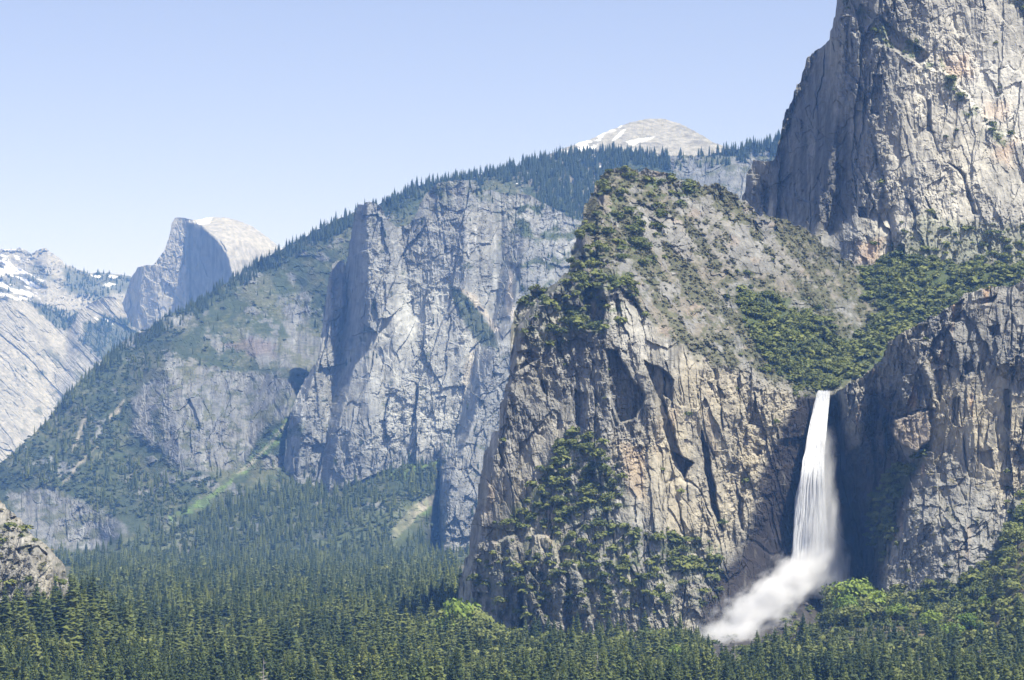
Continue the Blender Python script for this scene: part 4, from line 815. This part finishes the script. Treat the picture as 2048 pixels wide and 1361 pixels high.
def valley_forest():
    x, y, u = forest_spots(); z = ground_h(x, y); n = len(x)
    pat = fbm(x / 140, y / 140, 204, 4); r = RNG.random(n)
    h = 15 + 27 * RNG.random(n) ** 1.5 + 9 * fbm(x / 60, y / 60, 206, 3)
    h *= np.where(u > 930, np.where(y > 2250, .66, np.where(y > 1950, .8, .95)), 1.0)
    broad = (r < .12 + .3 * sm(pat, .05, .4) + .25 * sm(u, 880, 1000) * sm(y, 1850, 2350) + .25 * sm(u, 1600, 1760) * sm(y, 2000, 2350) + .12 * sm(pat, .2, .5))
    h = np.where(broad, h * .6, h)
    p = np.stack([x, y, z - .5], -1); top = p.copy(); top[:, 2] += h; uu, vt, dd = proj(top)
    vis = (uu > 10) & (uu < 2038) & (vt < 1322)
    tint = np.clip(.42 + 1.1 * pat + RNG.normal(size=n) * .34, 0, 1)
    # the 250 largest conifers and 45 largest round trees in view as things
    order = np.argsort(np.where(vis & ~broad, y, 1e9)); fi = order[:252]
    order = np.argsort(np.where(vis & broad, y, 1e9)); bi = order[:48]
    ind = np.zeros(n, bool); ind[fi] = True; ind[bi] = True
    for sel, pr, m, nm, lb in ((~broad & (y < 1900), mid_fir, 'fir', 'forest', 'dense dark conifer forest carpeting the near valley floor'), (~broad & (y >= 1900) & (y < 2800), mid_fir, 'fir', 'forest', 'conifer forest in the middle of the valley floor around the cliff foot'),
                              (~broad & (y >= 2800), lo_fir, 'fir', 'forest', 'far blue green conifer forest at the foot of the talus'), (broad, round_lo, 'oak', 'woods', 'round leafy oaks mixed through the valley forest')):
        s = sel & ~ind
        scatter(nm, pr, p[s], h[s], MAT[m], lb, 'forest', None, tint[s] * (1 if m == 'fir' else 1))
    mk = {('d', k): mesh('crown', v, f, MAT['dfir']) for k, (v, f) in enumerate(near_fir)}
    mk.update({('y', k): mesh('crown', v, f, MAT['yfir']) for k, (v, f) in enumerate(near_fir)})
    ro = [mesh('crown', v, f, MAT['roak']) for v, f in round_hi]; li = [mesh('crown', v, f, MAT['lime']) for v, f in round_hi]
    tm = mesh('trunk', *trunk(.011, .9), MAT['bark']); lm = mesh('trunk', *limbs(5), MAT['bark']); sm_ = mesh('trunk', *snag(3), MAT['snag'])
    def tree(name, loc, hh, wd, cm, tmesh, lab, cat, grp):
        e = bpy.data.objects.new(name, None); COL.objects.link(e); e.location = loc; e.rotation_euler = (0, 0, RNG.random() * 6.28); e.scale = (hh * wd, hh * wd, hh)
        tag(e, lab, cat, grp)
        link('trunk', tmesh, e)
        if cm: link('crown', cm, e)
        return e
    for c, i in enumerate(fi):
        k = c % 8; side = 'in the lower left half of the valley forest' if uu[i] < 930 else 'in the forest below the cliffs'
        if c % 42 == 7: tree('dead_tree', p[i], h[i] * 1.02, 1, None, sm_, 'bleached bare dead conifer standing ' + side, 'dead tree', 'dead snags in the forest'); continue
        if tint[i] > .62: tree('pine_tree', p[i], h[i], 1.12, mk['y', k], tm, 'yellow green broad conifer ' + side, 'conifer', 'yellow green conifers ' + side)
        else: tree('pine_tree', p[i], h[i], .95 + .2 * RNG.random(), mk['d', k], tm, 'dark green pointed conifer ' + side, 'conifer', 'dark green conifers ' + side)
    for c, i in enumerate(bi):
        tree('oak_tree', p[i], h[i], 1.05, ro[c % 4], lm, 'round leafy oak among the conifers ' + ('on the lower left valley floor' if uu[i] < 930 else 'below the cliffs'), 'broadleaf tree', 'round oaks in the valley forest')
    def at(u_, v_, d_):
        q = P(u_, v_, d_); return np.array((q[0], q[1], ground_h(q[0:1], q[1:2])[0])), q[2]
    def place(name, u_, vtop, d_, wd, cm, tmesh, lab, cat, grp, hmin=8):
        b, zt = at(u_, vtop, d_); tree(name, b, max(zt - b[2], hmin), wd, cm, tmesh, lab, cat, grp)
    place('pine_tree', 1571, 1242, 2300, 1.0, mk['d', 0], tm, 'tall narrow dark conifer in front of the spray, left of the pair', 'conifer', 'conifers in front of the spray')
    place('pine_tree', 1606, 1225, 2330, 1.05, mk['d', 1], tm, 'tallest narrow dark conifer in front of the spray, right of the pair', 'conifer', 'conifers in front of the spray')
    for u_, v_ in ((1452, 1288), (1466, 1290), (1490, 1296), (1424, 1300)):
        place('pine_tree', u_, v_, 1900, .9, mk['d', int(u_) % 8], tm, 'pointed conifer tip standing against the white foot of the spray', 'conifer', 'conifer tips below the spray')
    for u_, v_, d_, wd, lb in ((1716, 1150, 2440, .95, 'big bright lime green tree right of the foot of the waterfall'), (1698, 1186, 2400, .9, 'lower lime green tree beside the big bright one by the waterfall foot'), (1741, 1172, 2450, .8, 'lime green tree on the right flank of the big bright one by the waterfall foot'),
                               (1940, 1222, 2330, 1.0, 'bright green round tree below the grey scree cone'), (1905, 1240, 2300, .8, 'narrow lime green tree under the grey scree cone'), (1970, 1190, 2380, .9, 'small bright green tree on the slope at the right'),
                               (1862, 1218, 2380, .9, 'fresh green leafy tree between the conifers, first one left of the narrow lime green tree'), (1962, 1252, 2300, 1.0, 'fresh green leafy tree just above the grey rubble patch at the lower right'), (2012, 1165, 2440, 1.0, 'fresh green leafy tree high on the slope at the right edge'), (1792, 1205, 2420, .9, 'light green leafy tree at the left foot of the grey scree cone'),
                               (1350, 1288, 2150, .9, 'yellow green tree in the forest left of the spray foot'), (910, 1190, 2350, .8, 'light green tree at the left foot of the rock shoulder')):
        place('oak_tree', u_, v_, d_, wd, li[int(u_) % 4], lm, lb, 'broadleaf tree', 'bright spring green trees', 12)
    for u_, v_, d_, wd in ((1690, 1160, 2460, .95), (1730, 1180, 2430, 1.0), (1672, 1185, 2450, .9), (1760, 1178, 2460, 1.0), (1655, 1215, 2430, .9), (1700, 1205, 2380, 1.0), (1890, 1205, 2400, 1), (1925, 1190, 2420, 1), (1955, 1160, 2430, 1), (1990, 1130, 2440, 1), (2015, 1090, 2450, 1.1), (2035, 1050, 2460, 1.1), (960, 1225, 2330, 1), (930, 1205, 2360, 1), (985, 1250, 2300, 1)):
        place('oak_tree', u_, v_, d_, wd, ro[int(u_) % 4], lm, 'dark green leafy tree climbing the slope ' + ('beside the foot of the waterfall' if 1600 < u_ < 1800 else 'under the right-hand cliff' if u_ > 1800 else 'at the left foot of the rock shoulder'), 'broadleaf tree', 'leafy trees on the cliff foot slopes', 10)
    # scrub and boulders on the wet talus under the spray
    x = RNG.random(2600) * 330 + 160; y = 1990 + RNG.random(2600) * 740; u = 1024 + x / y * FPX
    mid = np.interp(y, [1990, 2480, 2700], [1425, 1450, 1630]); k = (u > 1385) & (u < 1690) & ((np.abs(u - mid) > 24) | (y < 2300))
    x, y = x[k], y[k]; q = np.stack([x, y, ground_h(x, y) - .4], -1)
    scatter('undergrowth', shrub_lo, q, 2.5 + 6 * RNG.random(len(x)) ** 2, MAT['oak'], 'bushes on the wet dark talus under the spray', 'undergrowth', np.full(len(x), 1.3), RNG.random(len(x)) * .6)
    n = 700; x = RNG.random(n) * 300 + 165; y = 2150 + RNG.random(n) * 570; u = 1024 + x / y * FPX; k = (u > 1390) & (u < 1680); x, y = x[k], y[k]
    scatter('rubble', [boulder(k) for k in range(5)], np.stack([x, y, ground_h(x, y) - .6], -1), 1.5 + 5 * RNG.random(len(x)) ** 3, MAT['stone'], 'wet grey boulders on the talus under the spray', 'boulders')
valley_forest()

# ================================================================== waterfall, mist
def water_mat():
    m, t, b = newmat('falling water'); N, L = t.nodes, t.links
    g = N.new('ShaderNodeNewGeometry'); mp = N.new('ShaderNodeMapping'); mp.inputs['Scale'].default_value = (.5, .5, .045); L.new(g.outputs['Position'], mp.inputs[0])
    n = N.new('ShaderNodeTexNoise'); n.inputs['Scale'].default_value = 1; n.inputs['Detail'].default_value = 5; n.inputs['Roughness'].default_value = .65; L.new(mp.outputs[0], n.inputs[0])
    at = N.new('ShaderNodeAttribute'); at.attribute_name = 'thick'
    r = N.new('ShaderNodeMapRange'); r.inputs[1].default_value = .2; r.inputs[2].default_value = .5; L.new(n.outputs[0], r.inputs[0])
    mu = N.new('ShaderNodeMath'); mu.operation = 'MULTIPLY'; L.new(r.outputs[0], mu.inputs[0]); L.new(at.outputs['Fac'], mu.inputs[1])
    df = N.new('ShaderNodeBsdfDiffuse'); df.inputs[0].default_value = (.93, .95, .97, 1); tl = N.new('ShaderNodeBsdfTranslucent'); tl.inputs[0].default_value = (.93, .95, .97, 1)
    ms = N.new('ShaderNodeMixShader'); ms.inputs[0].default_value = .2; L.new(df.outputs[0], ms.inputs[1]); L.new(tl.outputs[0], ms.inputs[2])
    tp = N.new('ShaderNodeBsdfTransparent'); m2 = N.new('ShaderNodeMixShader'); L.new(mu.outputs[0], m2.inputs[0]); L.new(tp.outputs[0], m2.inputs[1]); L.new(ms.outputs[0], m2.inputs[2])
    L.new(m2.outputs[0], N['Material Output'].inputs[0]); N.remove(b); return m
def waterfall():
    g = np.random.default_rng(11); V = []; F = []; T = []
    vv = [780, 790, 820, 850, 900, 950, 1000, 1050, 1100, 1150, 1185]
    lf = [1638, 1636, 1631, 1625, 1616, 1607, 1600, 1595, 1591, 1586, 1578]; rt = [1659, 1658, 1654, 1650, 1645, 1644, 1647, 1650, 1652, 1650, 1644]
    # wisps: each one a tapered ribbon following the stream from the lip down
    for k in range(3200):
        f = g.random() ** 1.25; f = f * 1.12 - .06 + g.normal() * .03
        v0 = 786 + 370 * g.random() ** 1.15; ln = 25 + 90 * g.random(); 
        if k < 900: v0 = 781 + 16 * g.random(); ln = 40 + 230 * g.random()
        n = 7; vs = np.linspace(v0, min(v0 + ln, 1190), n); a = np.interp(vs, vv, lf); b = np.interp(vs, vv, rt)
        mist = max(0, f - .72) / .28
        u = a + (b - a) * f + np.cumsum(g.normal(size=n)) * .5; d = 2712 - 34 * sm(vs, 790, 960) + (g.random() - .5) * 14 * np.interp(vs, [786, 950], [.3, 1]) 
        wd = (.8 + 2.6 * g.random() ** 1.6) * np.sin(np.linspace(.25, pi - .12, n)) * np.interp(vs, [780, 1000], [.8, 1.25])
        ang = g.normal() * .5; c, s = cos(ang), sin(ang); b0 = len(V)
        for j in range(n):
            q = P(u[j], vs[j], d[j]); w2 = wd[j] * .48
            V += [q + np.array((-w2 * c, w2 * s, 0)), q + np.array((0, -.35 * w2, 0)), q + np.array((w2 * c, w2 * s, 0))]; 
            th = (.95 - .6 * mist) * (1 - .55 * sm(vs[j:j + 1], 880, 1100)[0] * min(1, max(0, f * 1.2))); T += [th * .55, th, th * .55]
        for j in range(n - 1):
            i = b0 + 3 * j; F += [(i, i + 1, i + 4, i + 3), (i + 1, i + 2, i + 5, i + 4)]
    V = np.array(V); org = P(1645, 786, 2705); me = mesh('waterfall', V - org, np.array(F), water_mat(), {'thick': ('FLOAT', 'POINT', np.array(T))}, True)
    o = link('waterfall', me); o.location = org; tag(o, 'tall white waterfall plunging from the hanging valley into spray', 'waterfall')
waterfall()
def mist_mat(name, axis_len, r0, r1, dens, nscale, stretch, power=1.5, fade=.12):
    """fog along the local X axis, thinning away from it, broken up by noise"""
    m = bpy.data.materials.new(name); m.use_nodes = True; N, L = m.node_tree.nodes, m.node_tree.links; N.remove(N['Principled BSDF'])
    pv = N.new('ShaderNodeVolumePrincipled'); L.new(pv.outputs[0], N['Material Output'].inputs['Volume'])
    pv.inputs['Color'].default_value = (.98, .985, 1, 1); pv.inputs['Anisotropy'].default_value = -.1
    tc = N.new('ShaderNodeTexCoord'); sp = N.new('ShaderNodeSeparateXYZ'); L.new(tc.outputs['Object'], sp.inputs[0])
    def M(op, a, b=None, c=None, cl=False):
        n = N.new('ShaderNodeMath'); n.operation = op; n.use_clamp = cl
        for k, x in enumerate((a, b, c)):
            if x is None: continue
            if isinstance(x, (int, float)): n.inputs[k].default_value = x
            else: L.new(x, n.inputs[k])
        return n.outputs[0]
    t = M('DIVIDE', sp.outputs[0], axis_len, cl=True)
    mp = N.new('ShaderNodeMapping'); mp.inputs['Scale'].default_value = stretch; L.new(tc.outputs['Object'], mp.inputs[0])
    n = N.new('ShaderNodeTexNoise'); n.inputs['Scale'].default_value = nscale; n.inputs['Detail'].default_value = 5; n.inputs['Roughness'].default_value = .6; L.new(mp.outputs[0], n.inputs[0])
    R = M('MULTIPLY_ADD', t, r1 - r0, r0)
    d2 = M('SQRT', M('ADD', M('MULTIPLY', sp.outputs[1], sp.outputs[1]), M('MULTIPLY', sp.outputs[2], sp.outputs[2])))
    q = M('SUBTRACT', M('MULTIPLY_ADD', n.outputs[0], 2.6, -.42), M('DIVIDE', d2, R))
    q = M('POWER', M('MULTIPLY', q, 1.0, cl=True), power)
    e0 = M('DIVIDE', t, fade, cl=True); e1 = M('DIVIDE', M('SUBTRACT', 1.0, t), fade, cl=True)
    L.new(M('MULTIPLY', M('MULTIPLY', q, M('MULTIPLY', e0, e1)), dens), pv.inputs['Density'])
    return m
def mist(name, a, b, r0, r1, mat, label, cat):
    a, b = Vector(a), Vector(b); L = (b - a).length; n = 16; V = []; ang = np.arange(n) * 2 * pi / n
    for k, (x, r) in enumerate([(0, r0 * 1.35), (L, r1 * 1.35)]): V += [(x, cos(q) * r, sin(q) * r) for q in ang]
    V += [(0, 0, 0), (L, 0, 0)]
    F = [(j, (j + 1) % n, n + (j + 1) % n) for j in range(n)] + [(j, n + (j + 1) % n, n + j) for j in range(n)] + [(2 * n, (j + 1) % n, j) for j in range(n)] + [(2 * n + 1, n + j, n + (j + 1) % n) for j in range(n)]
    o = link(name, mesh(name, np.array(V), np.array(F), mat)); o.location = a; o.rotation_euler = (b - a).to_track_quat('X', 'Z').to_euler()
    tag(o, label, cat, None, 'stuff')
def mists():
    a = P(1652, 850, 2684); b = P(1640, 1200, 2672); L = np.linalg.norm(a - b)
    mist('mist', a, b, 8, 34, mist_mat('falling mist', L, 8, 34, .10, .075, (.3, 1, 1), 1.3, .1), 'soft white mist drifting off the right side of the waterfall', 'mist')
    a = P(1650, 1108, 2666); b = P(1398, 1316, 2480); L = np.linalg.norm(a - b)
    mist('mist', a, b, 25, 28, mist_mat('rolling spray', L, 25, 28, .22, .065, (.45, 1, 1), 1.6, .24), 'thick white spray rolling down left from the waterfall foot', 'mist')
mists()

# ================================================================== air
def haze():
    x0, x1, y0, y1, z0, z1 = -5200, 5200, -460, 16200, -3, 1720
    V = np.array([(x, y, z) for z in (z0, z1) for y in (y0, y1) for x in (x0, x1)], float)
    F = np.array([(0, 2, 3, 1), (4, 5, 7, 6), (0, 1, 5, 4), (2, 6, 7, 3), (0, 4, 6, 2), (1, 3, 7, 5)])
    m = bpy.data.materials.new('air'); m.use_nodes = True; N = m.node_tree.nodes; N.remove(N['Principled BSDF'])
    pv = N.new('ShaderNodeVolumePrincipled'); pv.inputs['Color'].default_value = (.18, .42, 1.0, 1); pv.inputs['Density'].default_value = 4.2e-5
    pv.inputs['Absorption Color'].default_value = (1, 1, 1, 1); pv.inputs['Anisotropy'].default_value = 0
    m.node_tree.links.new(pv.outputs[0], N['Material Output'].inputs['Volume'])
    tag(link('haze', mesh('haze', V, F, m)), 'pale blue haze filling the valley air', 'haze', None, 'stuff')
haze()
